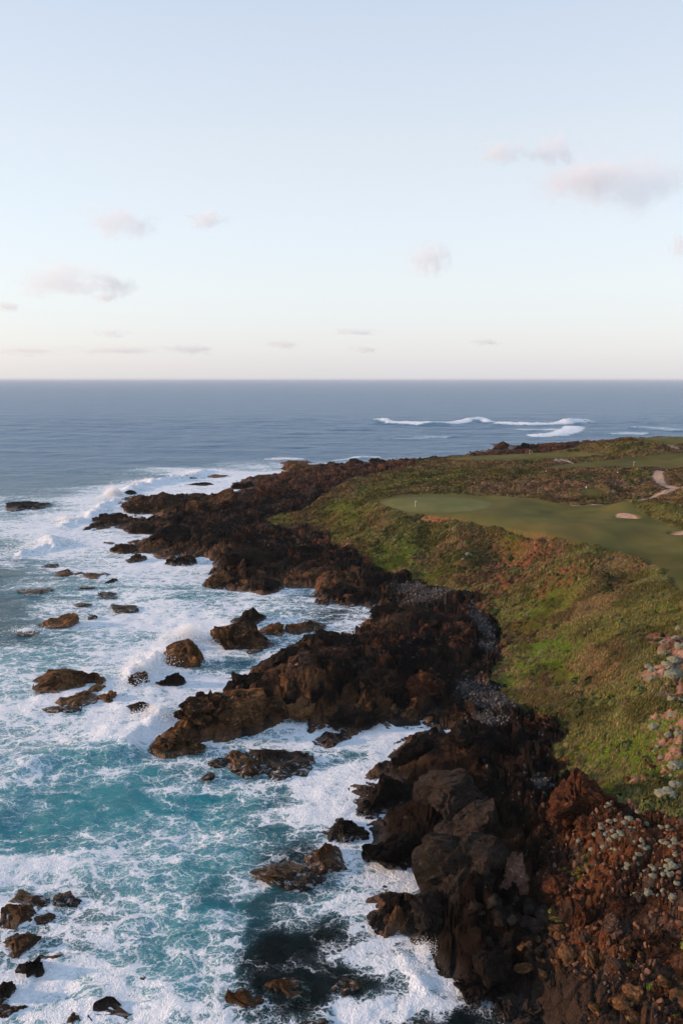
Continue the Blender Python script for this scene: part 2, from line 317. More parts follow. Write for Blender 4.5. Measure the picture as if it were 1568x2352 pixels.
fairm = np.max(fair_sd, 0); fair = sstep(-.6, .8, fairm)
GREEN_V = [(872,1156),(900,1146),(960,1141),(1030,1142),(1090,1146),(1130,1154),(1132,1162),(1110,1171),(1060,1177),(990,1179),(930,1175),(890,1168)]
green_sd = poly_sd(X, Y, smooth_poly(wpoly(GREEN_V)))
path_pts = [hit(x, y) for x, y in [(1318,1159),(1345,1158),(1400,1153),(1450,1145),(1500,1135),(1535,1128),(1568,1122),(1640,1112)]]
path2_pts = [hit(x, y) for x, y in [(1516,1090),(1506,1098),(1514,1108),(1530,1116),(1552,1124)]]
pd1, pt1 = line_d(X, Y, path_pts); pd2, _ = line_d(X, Y, path2_pts); pathm = np.minimum(pd1 - 1.3 - .5 * pt1, pd2 - 1.7)
bunkers = []
for vx, vy, a, b in [(1437,1186,2.8,4.0), (1566,1222,3.2,3.0), (1542,1026,4,6)]:
    c = hit(vx, vy); bunkers.append((c, np.sqrt(((X - c[0]) / a) ** 2 + ((Y - c[1]) / b) ** 2) + (fbm(X / 3, Y / 3, 61) - .5) * .5))
peb = np.zeros_like(X)
for q in [(1140,1605,55,26),(1085,1580,36,18),(1110,1655,50,16),(1105,1430,18,36),(1118,1480,16,22),(985,1366,64,9),(940,1348,40,9),(1240,1800,24,14)]:
    peb = np.maximum(peb, blob(X, Y, *q))
peb *= (1 - fair) * sstep(1.0, 4, SD)
redm = np.zeros_like(X)
for q in [(1150,1325,110,48),(1200,1290,60,28),(1250,1350,80,34),(1330,1320,40,16),(800,1265,50,22),(740,1210,60,28),(690,1190,30,16),(1260,1650,55,22),(1330,1730,80,14),(1480,1790,90,14),(1540,1700,45,90),(1530,1480,40,60),(700,1120,50,9),(1100,1390,40,20),(1030,1190,40,5),(1190,1440,25,25),(1160,1490,20,12)]:
    redm = np.maximum(redm, blob(X, Y, *q, e=.7))
redm = np.clip(redm * sstep(.3, .58, fbm(X / 5, Y / 5, 33, 4) + .16), 0, 1)
mossm = np.zeros_like(X)
for q in [(1190,1545,75,38),(1270,1500,90,60),(640,1192,55,12),(880,1280,55,25),(960,1340,80,20),(1000,1320,60,16),(1240,1400,80,25),(1400,1740,130,45),(1480,1800,100,40),(1230,1440,60,30),(1180,1238,25,14),(930,1270,45,25),(1530,1400,45,18),(1400,1830,90,25),(780,1180,60,30)]:
    mossm = np.maximum(mossm, blob(X, Y, *q, e=.7))
mossm *= sstep(.22, .46, fbm(X / 6, Y / 6, 44, 4) + .1)
hillm = np.maximum.reduce([blob(X, Y, *q, e=.35) for q in [(1420,1960,150,160),(1560,2050,140,190),(1330,1870,80,60),(1400,2150,100,60),(1540,2230,80,50),(1760,2000,220,260)]])      # the red knoll at the lower right
pinkm = np.maximum.reduce([blob(X, Y, *q, e=.5) for q in [(1550,1500,46,50),(1545,1570,48,36),(1552,1680,48,66),(1500,1785,60,16),(1560,1760,44,34),(1600,1600,60,120)]]) * sstep(.28, .45, fbm(X / 3, Y / 3, 55, 4) + .12)

# ---- height
rockz = (1 - veg) * sstep(-.5, 1.5, SDW)
inland = sstep(-1.5, 2.5, SDW)
ra = .5 + .5 * sstep(0, 10, SD)                    # lower blocks at the water's edge
S1 = math.atan2(.9, .45)
WXX, WYY = X + (fbm(X / 22, Y / 22, 95, 3) - .5) * 26, Y + (fbm(X / 22 + 9, Y / 22, 96, 3) - .5) * 26
b9, c9 = blocks(WXX, WYY, 6.5, S1, 1.9, 101, .7); b4, c4 = blocks(WXX, WYY, 2.6, S1 + .2, 1.9, 201, .6); b1_, c1_ = blocks(WXX, WYY, 1.15, S1 - .2, 1.7, 301, .6); b0, c0 = blocks(X, Y, .55, S1, 1.4, 401, .7)
rough = 1.5 * b9 - 1.0 * c9 + 1.1 * b4 - .9 * c4 + .55 * b1_ - .5 * c1_ + (.2 * b0 - .16 * c0) * sstep(260, 120, Y)
amp = rockz * ra * (1 - .88 * peb)
amp = np.where(hillm > 0, np.maximum(amp, 0) * (1 - .5 * hillm), amp)
rough = rough + hillm * (.2 * b1_ - .25 * c1_ + .2 * b0 - .2 * c0)
vegb = veg * (1 - fair)
scree = np.maximum.reduce([blob(X, Y, *q, e=.4) for q in [(1400,2240,170,90),(1520,2300,110,80),(1290,2190,70,50)]])
amp = amp * (1 - .45 * scree)
relief = sum(h_ * blob(X, Y, a_1, b_1, c_1, d_1, e=.8) for a_1, b_1, c_1, d_1, h_ in [(1165,1262,45,20,-2.0),(1060,1232,60,20,1.6),(1000,1225,35,22,-2.2),(900,1222,45,20,1.4),(1330,1310,70,25,1.8),(1420,1330,50,25,-1.5),(1250,1300,40,25,-1.5),(1380,1470,50,50,1.3),(1300,1560,40,40,-1.0),(1450,1590,50,40,1.2),(1040,1285,40,16,1.3),(950,1250,30,16,-1.2)])
hum = relief * veg * (1 - fair) * sstep(0, 7, -fairm) + (fbm(X / 25, Y / 25, 70, 3) - .5) * 4.5 * sstep(0, 12, VSD) * sstep(0, 10, -fairm) + (fbm(X / 11, Y / 11, 71, 4) - .5) * 3.0 + (fbm(X / 3, Y / 3, 72, 3) - .5) * .8
redrough = (.4 * b4 + .35 * b1_ - .25 * c1_ + .12 * b0) * np.maximum(redm, pinkm * .7) * vegb
Z = np.where(SDW > 0, np.maximum(base, .25), 0) * inland + rough * amp + hum * vegb * (1 - .7 * mossm) + redrough
Z -= .4 * (1 - veg) * (1 - sstep(.2, 2.2, SDW))
sea_bed = -.5 - np.clip(-SDW, 0, 40) * .22 + (fbm(X / 5, Y / 5, 81, 4) - .5) * 2.2 + .4 * b4
Z = np.where(SDW < 0, np.minimum(sea_bed, Z - .2) * sstep(0, -3, SDW) + Z * (1 - sstep(0, -3, SDW)), Z)
fz = base + (fbm(X / 26, Y / 26, 75, 3) - .5) * 3.2 * sstep(0, 6, fairm) * sstep(0, 8, -green_sd)
Z = Z * (1 - fair) + fz * fair
scd = []
# low turf scarps along the seaward edge of the fairway
for pts in ([(985,1188),(1030,1192),(1068,1194)], [(1160,1213),(1215,1226),(1262,1243)]):
    d, t = line_d(X, Y, [hit(*q) for q in pts]); scd.append(d); Z -= 1.3 * sstep(2.0, .2, np.abs(d)) * (fairm < .2) * vegb
for bi, (c, q) in enumerate(bunkers): Z += sstep(1.5, .7, q) * ((.30 * (Y - c[1]) if bi == 0 else 0) - .9)
Z += 2.2 * blob(X, Y, 1440, 1168, 34, 9, e=.9)
Z -= .12 * sstep(.6, -.3, pathm)

# ---- colour (albedo)
def C(*a): return np.array(a)[None, :]
def lerp(a, b, f): return a + (b - a) * f[:, None]
n1 = fbm(X / 14, Y / 14, 11, 5); n2 = fbm(X / 3.5, Y / 3.5, 12, 4); n3 = fbm(X / 30, Y / 30, 13, 4); n4 = fbm(X / 1.2, Y / 1.2, 15, 3)
rockc = lerp(C(.009, .0078, .0075), C(.026, .019, .0155), sstep(.38, .66, n1 * .6 + n2 * .4))
seaw = sstep(18, 3, SD) * sstep(.44, .58, n2 * .45 + n3 * .25 + n4 * .3 + .03)
rockc = lerp(rockc, C(.17, .085, .040), seaw * .65)
low_shade = np.maximum(blob(X, Y, 1120, 2150, 150, 170, e=.3), blob(X, Y, 950, 1850, 200, 120, e=.4))
rockc = lerp(rockc, C(.0045, .0038, .0036), low_shade * .9)  # shade over the lower shore, painted into the rock colour as near-black
rockc = lerp(rockc, C(.05, .034, .025), np.minimum(sstep(.3, .8, scree if 'scree' in globals() else 0), 1) * .8)
rockc = lerp(rockc, C(.16, .06, .028), sstep(.55, .72, fbm(X / 2.4, Y / 2.4, 17, 4)) * sstep(8, 26, SD) * .55)
rockc = lerp(rockc, C(.13, .055, .03), sstep(330, 420, Y) * .6 * sstep(.35, .6, n2))
hillc = lerp(C(.045, .023, .014), C(.15, .056, .024), sstep(.4, .6, n2)); hillc = lerp(hillc, C(.085, .062, .05), sstep(.52, .66, n4) * .7); hillc = lerp(hillc, C(.07, .06, .02), sstep(.58, .68, n1) * .7)
rockc = lerp(rockc, hillc, hillm)
pebc = lerp(C(.024, .022, .022), C(.06, .054, .05), sstep(.35, .7, n4))
rockc = lerp(rockc, pebc, peb)
grs = lerp(C(.050, .050, .017), C(.105, .085, .034), sstep(.35, .65, n2)); grs = lerp(grs, C(.090, .058, .036), sstep(.45, .62, n1))
grs = lerp(grs, lerp(C(.062, .080, .012), C(.115, .094, .018), sstep(.4, .65, n2)), mossm)
red = lerp(C(.10, .045, .024), C(.20, .075, .036), sstep(.4, .65, n4))
grs = lerp(grs, red, redm * .85); grs = lerp(grs, lerp(C(.20, .105, .075), C(.33, .19, .14), sstep(.4, .7, n4)), pinkm * .85)
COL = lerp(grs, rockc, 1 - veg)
turf = lerp(C(.072, .070, .021), C(.105, .097, .031), sstep(.4, .62, n3)); turf = lerp(turf, C(.105, .082, .028), sstep(.5, .65, n1) * .6)
COL = lerp(COL, turf, fair)
gcol = lerp(C(.118, .122, .045), C(.14, .138, .054), sstep(.4, .6, n1)); ring = np.exp(-(green_sd / 1.0) ** 2)
COL = lerp(COL, gcol, sstep(-.4, .4, green_sd)); COL = lerp(COL, C(.11, .09, .04), ring * .5)
for c, q in bunkers: COL = lerp(COL, C(.42, .26, .18), sstep(1.12, .95, q))
COL = lerp(COL, C(.30, .215, .165), sstep(.4, -.2, pathm))
for pts in ([(985,1189),(1030,1193),(1068,1195)], [(1215,1230),(1262,1245)]):
    d, t = line_d(X, Y, [hit(*q) for q in pts]); COL = lerp(COL, C(.30, .12, .055), sstep(*((3.0, 1.2) if pts[0][0] == 985 else (.8, .2)), d) * (fairm < .2) * sstep(.38, .5, n4 + .06))
COL = lerp(COL, C(.035, .023, .014), sstep(.2, -2.0, SDW))       # weed-covered bottom under water
rockattr = np.clip((1 - veg) * (1 - .5 * peb) + redm * .5 * veg, 0, 1) * (1 - fair)

VV = np.stack([X, Y, Z], 1)
ii = np.arange((nr - 1) * nu).reshape(nr - 1, nu)[:, :-1].ravel()
FF = np.stack([ii, ii + 1, ii + nu + 1, ii + nu], 1)
zone = np.zeros(len(X), np.int8)                     # 0 shore rock, 1 hillside, 2.. mown, 8 green, 9 path, 10.. bunkers, 13 pebbles
zone[veg > .5] = 1; zone[(peb > .55) & (veg < .5)] = 13
for k in range(5): zone[fair_sd[k] > 0] = 2 + k
zone[green_sd > 0] = 8; zone[pathm < 0] = 9
for k, (c, q) in enumerate(bunkers): zone[q < 1.0] = 10 + k
fz_ = zone[FF[:, 0]]
alive = (np.max(Z[FF], 1) > -4.5) & (np.max(SDW[FF], 1) > -30)
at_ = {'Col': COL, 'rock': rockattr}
names = {0: 'rocky_shore', 1: 'heath_hillside', 2: 'fairway', 3: 'fairway', 4: 'fairway', 5: 'fairway', 6: 'tee_ground', 8: 'putting_green', 9: 'path', 10: 'bunker_sand', 11: 'bunker_sand', 12: 'bunker_sand', 13: 'pebble_beach'}
lab = {0: ('dark jointed coastal rock running down to the surf', 'rock'), 1: ('windswept heath slope between the rocks and the golf course', 'hillside'), 2: ('mown fairway sweeping round to the green with the white flag', 'fairway'),
 3: ('narrow mown fairway beside the far shore rocks', 'fairway'), 4: ('mown fairway with far green behind the brown heath', 'fairway'), 5: ('mown turf on the skyline hill at the far end', 'fairway'), 6: ('small dark green tee ground in the brown heath', 'tee'),
 8: ('smooth pale putting green on the headland above the cliff', 'putting green'), 9: ('pale gravel cart path winding through the heath', 'path'), 10: ('round pink sand bunker cut into the fairway', 'bunker'), 11: ('sand bunker at the fairway edge by the frame', 'bunker'),
 12: ('small far sand bunker below the skyline hill', 'bunker'), 13: ('grey pebble beach strips between black rocks and grass', 'beach')}
for k in names:
    keep = alive & (fz_ == k)
    if keep.sum() < 4: continue
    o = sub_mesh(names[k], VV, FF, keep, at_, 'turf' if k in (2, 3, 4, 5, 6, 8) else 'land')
    tag(o, lab[k][0], lab[k][1], kind='structure')
    if k == 0: o.data.set_sharp_from_angle(angle=R(32))
ZG = Z.reshape(nr, nu)
def ground(x, y):
    r = np.clip(np.log((np.asarray(y) + 10) / 26.0) / math.log(1.0031), 0, nr - 1.01); u = np.clip((np.asarray(x) / (np.asarray(y) + 10) + .36) / .0017, 0, nu - 1.01)
    i, j = np.floor(r).astype(int), np.floor(u).astype(int); fr, fu = r - i, u - j
    return (ZG[i, j] * (1 - fu) + ZG[i, j + 1] * fu) * (1 - fr) + (ZG[i + 1, j] * (1 - fu) + ZG[i + 1, j + 1] * fu) * fr

# ------------------------------------------------------------------ the sea
FO = [(0,1060,0,0),(300,1060,0,0),(600,1040,.05,0),(900,1030,.05,.05),(0,1110,0,.05),(200,1100,.05,.1),(400,1060,.05,0),(350,1100,.15,.2),(470,1085,.85,.5),(580,1075,.5,.3),(600,1092,.8,.4),(520,1095,.85,.4),(720,1052,.25,.1),(850,1048,.3,.1),(640,1052,.3,.1),
 (0,1130,.1,.2),(100,1135,.2,.2),(0,1155,.35,.3),(90,1155,.5,.4),(180,1150,.75,.4),(250,1150,.95,.5),(350,1122,.9,.5),(430,1110,.9,.5),(500,1122,.9,.4),(0,1200,.6,.5),(100,1200,.8,.5),(170,1195,.9,.5),(0,1250,.55,.4),(100,1250,.85,.6),(200,1275,.85,.6),(300,1195,.8,.4),(300,1235,.8,.4),
 (0,1290,.45,.3),(0,1320,.15,.15),(60,1320,.35,.3),(150,1305,.8,.6),(300,1320,.85,.6),(400,1315,.85,.6),(0,1390,.08,.1),(100,1385,.4,.4),(200,1370,.6,.6),(350,1370,.8,.8),(450,1375,.6,.8),(560,1395,.45,.6),(680,1380,.4,.25),(780,1410,.35,.2),
 (0,1440,.2,.1),(60,1470,.2,.2),(150,1470,.45,.7),(250,1450,.75,.8),(350,1420,.9,.8),(430,1440,1,.8),(600,1510,.55,.4),(700,1475,.5,.2),(560,1535,.55,.4),(0,1530,.5,.8),(100,1520,.55,.9),(250,1510,.7,.8),(400,1480,1,.8),(490,1490,.8,.6),
 (0,1600,.5,.8),(60,1625,.8,.7),(250,1550,.85,.7),(330,1550,1,.7),(450,1590,.8,.5),(0,1680,.35,.6),(100,1680,.6,.7),(200,1690,.65,.7),(300,1670,.95,.7),(370,1650,1,.6),(440,1620,.8,.5),(0,1760,.55,.9),(100,1760,.55,.9),(200,1770,.35,1),(300,1760,.40,1),(430,1755,.5,.6),(540,1710,.65,.5),(650,1700,.65,.4),(800,1725,.6,.4),(870,1700,.8,.3),
 (0,1850,.35,1),(150,1830,.2,1),(250,1850,.12,1),(400,1850,.18,1),(500,1820,.35,.8),(600,1810,.3,.4),(700,1780,.72,.4),(750,1830,.82,.5),(860,1860,.9,.3),(0,1900,.25,.9),(100,1900,.25,.9),(250,1910,.25,1),(400,1900,.4,1),(500,1920,.45,.9),(620,1900,.4,.4),(700,1880,.75,.4),(650,1950,.3,.15),
 (0,1980,.72,.9),(100,1980,.75,.9),(250,1985,.62,1),(400,1980,.52,1),(480,2000,.25,.6),(560,1990,.72,.5),(600,2040,.25,.2),(720,2040,.55,.2),(820,1990,.85,.3),(950,2020,.9,.3),(1010,2045,.95,.3),(0,2060,.82,.8),(100,2050,.7,.8),(250,2080,.68,.9),(400,2070,.62,.9),(520,2070,.55,1),(570,2090,.6,.7),(640,2090,.2,.3),(780,2080,.55,.5),(830,2070,.75,.4),
 (100,2130,.7,.6),(250,2170,.62,.8),(400,2160,.58,.9),(540,2160,.68,.9),(585,2180,.5,.5),(620,2190,.08,.05),(700,2170,.04,0),(800,2150,.1,.02),(860,2150,.3,.1),(930,2165,.85,.2),(150,2240,.65,.7),(230,2230,.8,.8),(300,2250,.7,.8),(450,2240,.5,1),(560,2240,.6,.9),(610,2240,.3,.3),(680,2240,.06,0),(780,2250,.05,0),(870,2220,.1,0),(925,2220,.55,.2),(975,2200,.95,.2),
 (100,2330,.8,.6),(250,2300,.8,.6),(400,2310,.75,.7),(550,2330,.7,.5),(650,2290,.35,.2),(750,2320,.35,.1),(860,2300,.75,.2),(900,2260,.8,.2),(960,2300,.2,0),(1050,2320,.08,0),(1150,2345,.05,0),(900,2340,.8,.2),(1100,2400,.03,0),(500,2450,.6,.5),(0,2450,.7,.6),(-250,1500,.3,.5),(-250,1900,.4,.8),(-250,2200,.6,.7),(-250,1200,.3,.2)]
fo = np.array(FO, float); fo[:, 2] += np.where((fo[:, 1] > 1940) & (fo[:, 3] > .5), .05, 0) - np.where((fo[:, 1] > 1250) & (fo[:, 1] < 1700) & (fo[:, 2] > .5) & (fo[:, 2] < .95), .13, 0); fp = np.array([P(a, b)[:2] for a, b in fo[:, :2]])
def lg(x, y): return np.stack([x / (y + 10) * 1.0, np.log(y + 10)], 1)
FL = lg(fp[:, 0], fp[:, 1])
SU = np.arange(-.80, .72, .0034); SR = [26.0]
while SR[-1] < 1500: SR.append(SR[-1] * 1.0048)
nfine = len(SR)
while SR[-1] < 120000: SR.append(SR[-1] * 1.035)
SR = np.array(SR); mu, mr = len(SU), len(SR)
sX = (SU[None, :] * np.where(SR > 1500, SR * 1.0, SR)[:, None]).ravel(); sY = np.repeat((SR - 10)[:, None], mu, 1).ravel()
wx = sX + (fbm(sX / 14, sY / 14, 131, 4) - .5) * 13 * sstep(700, 200, sY); wy = sY + (fbm(sX / 14 + 40, sY / 14, 132, 4) - .5) * 13 * sstep(700, 200, sY)
Q = lg(wx, np.maximum(wy, 8)); foam = np.zeros(len(sX)); teal = np.zeros(len(sX))
for s in range(0, len(sX), 40000):
    q = slice(s, s + 40000); d = ((Q[q, None, :] - FL[None]) ** 2).sum(2) + 2e-4; wt = d ** -2.2; wt /= wt.sum(1, keepdims=True)
    foam[q] = wt @ fo[:, 2]; teal[q] = wt @ fo[:, 3]
farsea = sstep(480, 620, sY); foam *= 1 - farsea; teal *= 1 - farsea
ssd = np.full(len(sX), -500.0); nm = sY < 900; ssd[nm] = poly_sd(sX[nm], sY[nm], coast)
foam += .22 * sstep(-5, -.3, ssd) * sstep(.35, .6, fbm(sX / 5, sY / 5, 140, 3)) * np.where(sY < 95, .5, 1)
foam += ((fbm(sX / 16 + sY / 60, sY / 5 - sX / 30, 141, 4) - .5) * .8 + (fbm(sX / 30, sY / 14, 143, 3) - .5) * .5) * sstep(.05, .4, foam) * (1 - farsea)
rag = fbm(sX / 2.5, sY / 2.5, 142, 4)
# swell and chop
H = .45 * np.sin((sX * .35 + sY * .94) / 9.5 + 3 * vnoise(sX / 60, sY / 60, 151)) + .9 * (fbm(sX / 16, sY / 16, 152, 4) - .5) + .55 * (fbm(sX / 4, sY / 4, 153, 4) - .5) * sstep(350, 120, sY)
H *= sstep(0, -14, ssd) * .8 + .2
H *= 1 + .6 * sstep(300, 900, sY); H *= sstep(1400, 1000, sY)
def ridge(pts, h, wd, f=0.0, tl=1.0, jag=.35, side=1.0):
    global H, foam, teal
    L_ = [P(x, y) for x, y in pts]; qx = sX + (fbm(sX / 12, sY / 12, 160, 3) - .5) * 10; d, t = line_d(qx, sY, L_)
    env = np.exp(-(d / wd) ** 2) * sstep(0, .12, t) * sstep(1, .88, t); H += h * env * (1 + jag * (rag - .5) * 2)
    if f: foam = np.maximum(foam, f * sstep(.25, .8, env + (rag - .5) * .4))
    teal = np.maximum(teal, tl * env)
ridge([(-60,1775),(90,1760),(230,1722),(340,1702)], 1.7, 5.0, 0, 1.0)
ridge([(-50,1905),(120,1885),(330,1880),(520,1890)], -.6, 6.0, 0, 1.0)
ridge([(255,1140),(330,1118),(420,1100),(500,1082)], 2.2, 5.0, 1.0, .4, 1.1)
ridge([(130,1215),(200,1195),(262,1145)], 1.5, 3.6, 1.0, .4, 1.2)
ridge([(20,1275),(110,1262),(130,1235)], 1.2, 4.0, 1.0, .4, 1.2)
ridge([(250,1545),(310,1560),(360,1520),(450,1470)], .9, 3.4, 1.0, .6, 1.3)
ridge([(300,1690),(360,1655),(395,1640)], .8, 2.0, 1.0, .6, 1.3)
ridge([(845,978),(872,972),(900,975),(1000,977),(1070,972),(1100,968),(1130,973)], 3.6, 17, 0, .3, .2)
ridge([(1070,972),(1098,968),(1130,974)], 3.2, 13, .9, .3, .3); ridge([(860,972),(878,971),(892,975)], 2.6, 11, .75, .2, .3)
ridge([(1120,974),(1220,977),(1300,976),(1345,970)], 3.2, 14, .9, .3, .4); ridge([(1290,977),(1330,969),(1356,970)], 3.6, 13, 1.0, .3, .5)
ridge([(872,972),(900,975),(960,977),(1030,976),(1095,970)], .5, 11, .98, .2, .2)
ridge([(1200,1003),(1280,1000),(1310,990),(1320,980)], 2.0, 16, 1.0, .3, .6); ridge([(1180,986),(1240,988),(1290,986)], .4, 22, .62, .2)
ridge([(1400,1000),(1440,996),(1490,998)], 1.4, 12, .55, .2); ridge([(1440,985),(1480,984),(1568,992)], 2.2, 16, .45, .2); ridge([(900,1010),(980,1004),(1040,1006)], .6, 9, .42, .1)
ridge([(610,1056),(650,1052),(700,1056)], .8, 7, .8, .2); ridge([(760,1060),(830,1050),(880,1052)], .5, 6, .6, .1)
ridge([(905,2352),(960,2290),(985,2215),(975,2180)], .4, 1.3, 1.0, .2, 1.0)
for vx, vy, r, h in [(262,1140,5,1.8),(345,1108,4,1.2),(440,1092,4,1.2),(155,1200,4,1.0),(115,1250,5,1.0),(322,1552,3.2,.7),(372,1520,3.4,.7),(432,1465,3.6,.8),(360,1645,2.4,.6),(60,1450,1.8,.4),(975,2185,1.0,.35)]:
    c = P(vx, vy); g = np.exp(-((sX - c[0]) ** 2 + (sY - c[1]) ** 2) / r ** 2 * (1 + 1.2 * (rag - .5))); H += h * g * np.clip(2.6 * rag - .5, .1, 1.8); foam = np.maximum(foam, sstep(.08, .5, g))
foam = np.clip(foam, 0, 1); H += .5 * (rag - .5) * sstep(.4, 1, foam) * sstep(600, 300, sY)
clear = np.maximum.reduce([1 - sstep(.5, 1.4, np.sqrt(((sX - P(a, b)[0]) / c) ** 2 + ((sY - P(a, b)[1]) / d) ** 2)) for a, b, c, d in [(740,2210,11,7),(1050,2310,9,5),(660,2290,8,4),(690,1985,6,4),(90,2130,8,7),(800,1412,9,8)]]) * (1 - .8 * foam)
smesh_keep = None
sV = np.stack([sX, sY, H], 1); ii = np.arange((mr - 1) * mu).reshape(mr - 1, mu)[:, :-1].ravel(); sF = np.stack([ii, ii + 1, ii + mu + 1, ii + mu], 1)
keep = np.max(np.where(ssd[sF] < 14, 1, 0), 1) > 0
m, n = mat('sea_water'); p = n.pos(); fa = n.attr('foam', out='Fac'); te = n.attr('teal', out='Fac'); ca = n.attr('clear', out='Fac')
flat = n.mapping(p, scale=(1, 1, .15))
wv = n.vec('ADD', flat, n.vec('SCALE', n.vec('SUBTRACT', n.noise(flat, .30, 4, .6, out='Color'), (.5, .5, .5)), scale=4.2))
wv = n.vec('ADD', wv, n.vec('SCALE', n.vec('SUBTRACT', n.noise(flat, 1.4, 3, .6, out='Color'), (.5, .5, .5)), scale=.9))
wv2 = n.mapping(wv, (0, 0, .35), (.75, 1.25, 1))
nz = n.noise(wv, .45, 6, .62); ns = n.noise(n.mapping(wv, (0, 0, .45), (.30, 1.7, 1)), .4, 6, .62)
dens = n.math('ADD', fa, n.math('ADD', n.math('MULTIPLY', n.math('SUBTRACT', nz, .5), .75), n.math('MULTIPLY', n.math('SUBTRACT', ns, .5), .95))); dens = n.math('MAXIMUM', dens, 0.0)
d2 = n.math('POWER', dens, 2.3); masks = []; pat = None
for scl_, k_, src_ in ((.30, .30, wv2), (.78, .24, wv2), (2.0, .17, wv)):
    e_ = n.voro(src_, scl_); w_ = n.math('MULTIPLY', d2, k_); mk = n.rng(n.math('SUBTRACT', w_, e_), -.03, .045); masks.append(mk); pat = e_ if pat is None else n.math('ADD', pat, e_)
fm = n.math('MAXIMUM', n.math('MAXIMUM', masks[0], n.math('MULTIPLY', masks[1], .92)), n.math('MULTIPLY', masks[2], .80)); fm = n.math('MULTIPLY', fm, n.rng(dens, .10, .30)); fm = n.math('MULTIPLY', fm, n.rng(fa, .02, .10))
pat = n.math('SUBTRACT', 1.0, n.math('MULTIPLY', pat, .7))
soft = n.math('MULTIPLY', n.rng(dens, .12, 1.0), n.rng(fa, .03, .35))
sy = n.n('ShaderNodeSeparateXYZ'); n.set(sy, 0, p); fr = n.rng(sy.outputs[1], 120, 600)
deep = n.mix(n.noise(n.mapping(p, (0, 0, .2), (.35, 1.6, 1)), .02, 6, .65), n.mix(n.rng(sy.outputs[1], 62, 105), (.003, .012, .016), (.010, .050, .075)), n.mix(n.rng(sy.outputs[1], 62, 105), (.006, .020, .026), (.018, .070, .095))); deep = n.mix(fr, deep, n.mix(n.noise(n.mapping(p, (0, 0, .15), (.3, 1.8, 1)), .03, 7, .7), (.048, .138, .255), (.09, .205, .33)))
wc = n.mix(te, deep, n.mix(n.noise(flat, .12, 5, .6), (.010, .17, .215), (.02, .27, .32))); wc = n.mix(n.math('MULTIPLY', soft, n.math('ADD', .30, n.math('MULTIPLY', te, .5))), wc, (.34, .60, .66))
chop = n.noise(n.mapping(p, (0, 0, .3), (.6, 1.3, 1)), .9, 6, .62); chop2 = n.noise(n.mapping(p, (0, 0, -.2), (.5, 1.5, 1)), .12, 8, .68)
chop3 = n.noise(n.mapping(p, (0, 0, -.12), (.45, 1.4, 1)), .018, 6, .62)
hb = n.math('ADD', n.math('MULTIPLY', chop, .40), n.math('ADD', n.math('MULTIPLY', chop2, n.math('ADD', 2.4, n.math('MULTIPLY', fr, 2.2))), n.math('MULTIPLY', chop3, n.math('MULTIPLY', fr, 26.0))))
nw = n.bump(hb, 1.0, 1.0)
water = n.bsdf(wc, n.math('ADD', .14, n.math('MULTIPLY', fr, .16)), nw, n.math('SUBTRACT', .5, n.math('MULTIPLY', fr, .22)), IOR=1.333)
tr = n.n('ShaderNodeBsdfTransparent'); n.set(tr, 0, (.55, .72, .72, 1)); mx = n.n('ShaderNodeMixShader'); n.set(mx, 0, n.math('MULTIPLY', ca, .8)); n.t.links.new(water, mx.inputs[1]); n.t.links.new(tr.outputs[0], mx.inputs[2])
fcol = n.mix(n.rng(n.noise(wv, 1.6, 5, .65), .3, .7), (.62, .69, .76), (.86, .88, .90))
fbump = n.bump(n.math('ADD', n.math('MULTIPLY', pat, .5), n.math('MULTIPLY', n.noise(p, 2.4, 5, .7), .35)), .8, .8)
foamsh = n.bsdf(fcol, .75, fbump, .2)
mx2 = n.n('ShaderNodeMixShader'); n.set(mx2, 0, fm); n.t.links.new(mx.outputs[0], mx2.inputs[1]); n.t.links.new(foamsh, mx2.inputs[2])
n.done(mx2.outputs[0]); MATS['sea'] = m
o = sub_mesh('sea', sV, sF, keep, {'foam': foam, 'teal': teal, 'clear': clear}, 'sea')
tag(o, 'foaming teal surf and open blue-grey ocean to the horizon', 'sea', kind='structure')
# sea floor under the clear patches and the open water
xs = np.linspace(-400, 400, 90); ys = np.linspace(0, 900, 90); bx, by = np.meshgrid(xs, ys); bz = -6.5 + (fbm(bx / 20, by / 20, 170) - .5) * 3
k = np.arange(89 * 90).reshape(89, 90)[:, :-1].ravel(); me = fast_mesh('sea_floor', np.stack([bx.ravel(), by.ravel(), bz.ravel()], 1), np.stack([k, k + 1, k + 91, k + 90], 1)); plain('sea_bed', (.03, .035, .03), .9)
tag(link('sea_floor', me, 'sea_bed'), 'dark sea bed below the surf', 'sea floor', kind='structure')
SGi = lambda x, y: None

# ------------------------------------------------------------------ rocks
def ico(sub):
    bm = bmesh.new(); bmesh.ops.create_icosphere(bm, subdivisions=sub, radius=1.0)
    V = np.array([v.co[:] for v in bm.verts]); F = np.array([[v.index for v in f.verts] for f in bm.faces]); bm.free(); return V, F
ICO = {k: ico(k) for k in (2, 3, 4, 5)}
def voro3(p, cell, seed):
    q = p / cell; q = q + .5 * np.stack([vnoise3(q * 1.1 + 7 * k, seed + k) - .5 for k in range(3)], 1); i = np.floor(q)
    f1 = np.full(len(q), 9.0); f2 = f1.copy(); hh = np.zeros(len(q))
    for a in (-1, 0, 1):
        for b in (-1, 0, 1):
            for c in (-1, 0, 1):
                j = i + (a, b, c); o3 = [hsh(j[:, 0], j[:, 1], j[:, 2], seed + 5 + k) for k in range(3)]
                dv = np.stack([j[:, k] + .1 + .8 * o3[k] for k in range(3)], 1) - q; d = (dv ** 2).sum(1); m = d < f1
                f2 = np.where(m, f1, np.minimum(f2, d)); f1 = np.where(m, d, f1); hh = np.where(m, hsh(j[:, 0], j[:, 1], j[:, 2], seed + 9), hh)
    return hh - .5, 1 - sstep(0, .14, np.sqrt(f2) - np.sqrt(f1))
from mathutils import Euler
